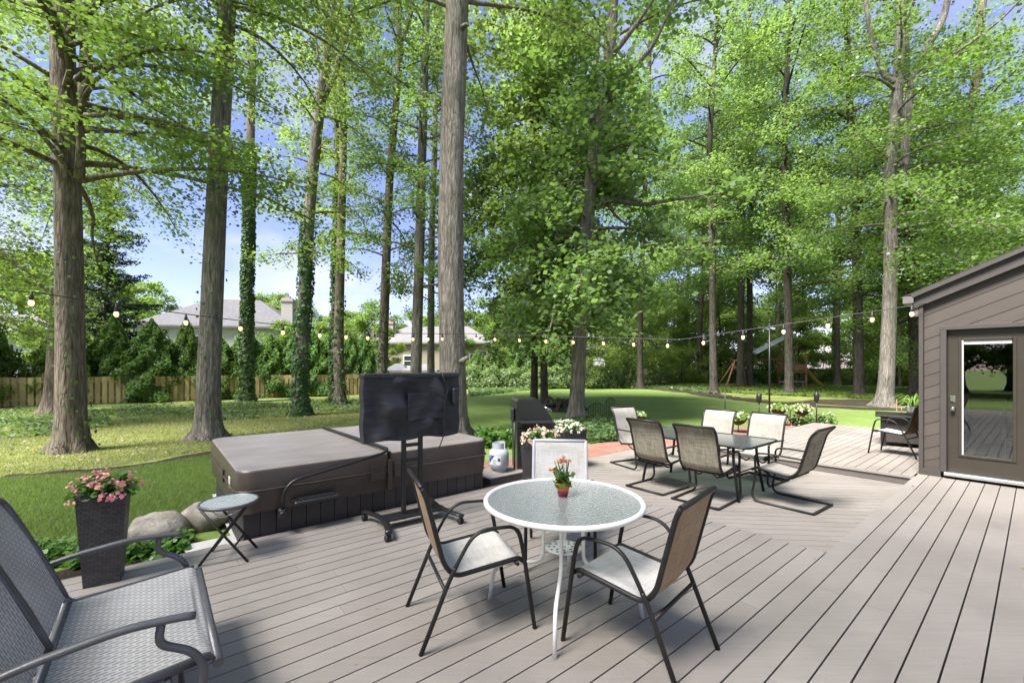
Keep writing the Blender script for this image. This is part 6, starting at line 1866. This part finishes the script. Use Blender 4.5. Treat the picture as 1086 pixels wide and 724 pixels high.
cover('ivy ground cover among the left trunks', [(-60, 445), (-40, 470), (60, 462), (120, 452), (110, 436), (20, 433)], 9000, .10, nr, 'leaf_cover')
cover('ivy ground cover before the wooden fence', [(100, 436), (150, 449), (250, 446), (390, 437), (395, 424), (260, 428), (150, 430)], 11000, .11, nr, 'leaf_cover', clump=.85)
cover('pale pachysandra bed before the dark hedge', [(497, 421), (560, 413.8), (620, 411.5), (700, 412), (760, 418), (760, 408.5), (640, 405.5), (497, 407.5)], 26000, .20, nr, 'leaf_cover', .16, .1)
cover('ivy bed between the brick paving and the lawn', [(584, 462), (600, 472), (655, 470), (700, 460), (690, 448), (620, 446), (585, 450)], 7000, .10, nr, 'leaf_ivy', .16, .1)
cover('green undergrowth under the far trees at the right', [(690, 409.5), (790, 418), (930, 424), (1000, 424), (1000, 414), (860, 409), (700, 406.5)], 22000, .22, nr, 'leaf_bright', .14, .4)
cover('leafy weeds along the deck edge at the left', [(-90, 660), (56, 600), (92, 596), (80, 576), (-40, 600)], 900, .07, nr, 'leaf_plant', .12, .0)
q = scatter([tuple(W(a, b).xy) for a, b in ((-1.5, -2.5), (8.5, -2.5), (8.5, 1.1), (4.3, 1.2), (4.3, 4.5), (-1.5, 4.5))], 46, nr)
tag(leaf_obj('fallen_leaves', np.column_stack([q, np.full(len(q), .008)]), .034, nr, M('dry_leaf', (.20, .17, .07), .8, .3, 40), None, .12, .0), 'scattered dry leaf bits lying on the deck boards', 'leaf litter', None, 'stuff')
q = scatter([tuple(G(px, py, GND).xy) for px, py in ((-60, 509), (110, 497), (232, 476), (400, 440), (232, 440), (60, 446), (-60, 460))], 550, nr)
tag(leaf_obj('leaf_litter', np.column_stack([q, np.full(len(q), GND + .045)]), .062, nr, M('tan_dry_leaf', (.26, .21, .12), .8, .3, 30), None, .25, .0), 'dry leaf litter scattered on the grass between the left trunks', 'leaf litter', None, 'stuff')
# blades of grass on the lawn near the deck
def grass_patch(pix, n, hgt, wid, rng, label, gm='grass'):
    poly = [tuple(G(px, py, GND).xy) for px, py in pix]
    q = scatter(poly, n, rng); n = len(q)
    yaw = rng.uniform(0, 6.283, n); ln = rng.uniform(.5, 1.25, n) * hgt
    v = np.empty((n, 3, 3)); w_ = wid * rng.uniform(.7, 1.3, n)
    v[:, 0] = np.column_stack([q[:, 0] - np.cos(yaw) * w_, q[:, 1] - np.sin(yaw) * w_, np.full(n, GND)])
    v[:, 1] = np.column_stack([q[:, 0] + np.cos(yaw) * w_, q[:, 1] + np.sin(yaw) * w_, np.full(n, GND)])
    lean = rng.normal(0, .6, (n, 2)) * ln[:, None]
    v[:, 2] = np.column_stack([q + lean, GND + ln])
    me = bpy.data.meshes.new('grass'); me.vertices.add(n * 3); me.loops.add(n * 3); me.polygons.add(n)
    me.vertices.foreach_set('co', v.reshape(-1)); me.loops.foreach_set('vertex_index', np.arange(n * 3, dtype=np.int32)); me.polygons.foreach_set('loop_start', np.arange(0, n * 3, 3, dtype=np.int32))
    me.materials.append(MAT[gm]); at = me.attributes.new('tint', 'FLOAT', 'FACE'); at.data.foreach_set('value', rng.random(n).astype(np.float32)); me.update(calc_edges=True)
    o = bpy.data.objects.new('grass', me); C.objects.link(o); tag(o, label, 'grass', None, 'stuff')
grass_patch([(-110, 640), (60, 585), (120, 575), (235, 540), (232, 482), (110, 502), (-60, 512)], 120000, .055, .006, nr, 'mown grass beside the deck and hot tub')
grass_patch([(-60, 509), (110, 497), (232, 476), (500, 421), (500, 418), (232, 440), (60, 450), (-60, 466)], 90000, .055, .008, nr, 'thin dry grass between the left trunks', 'dry_grass')
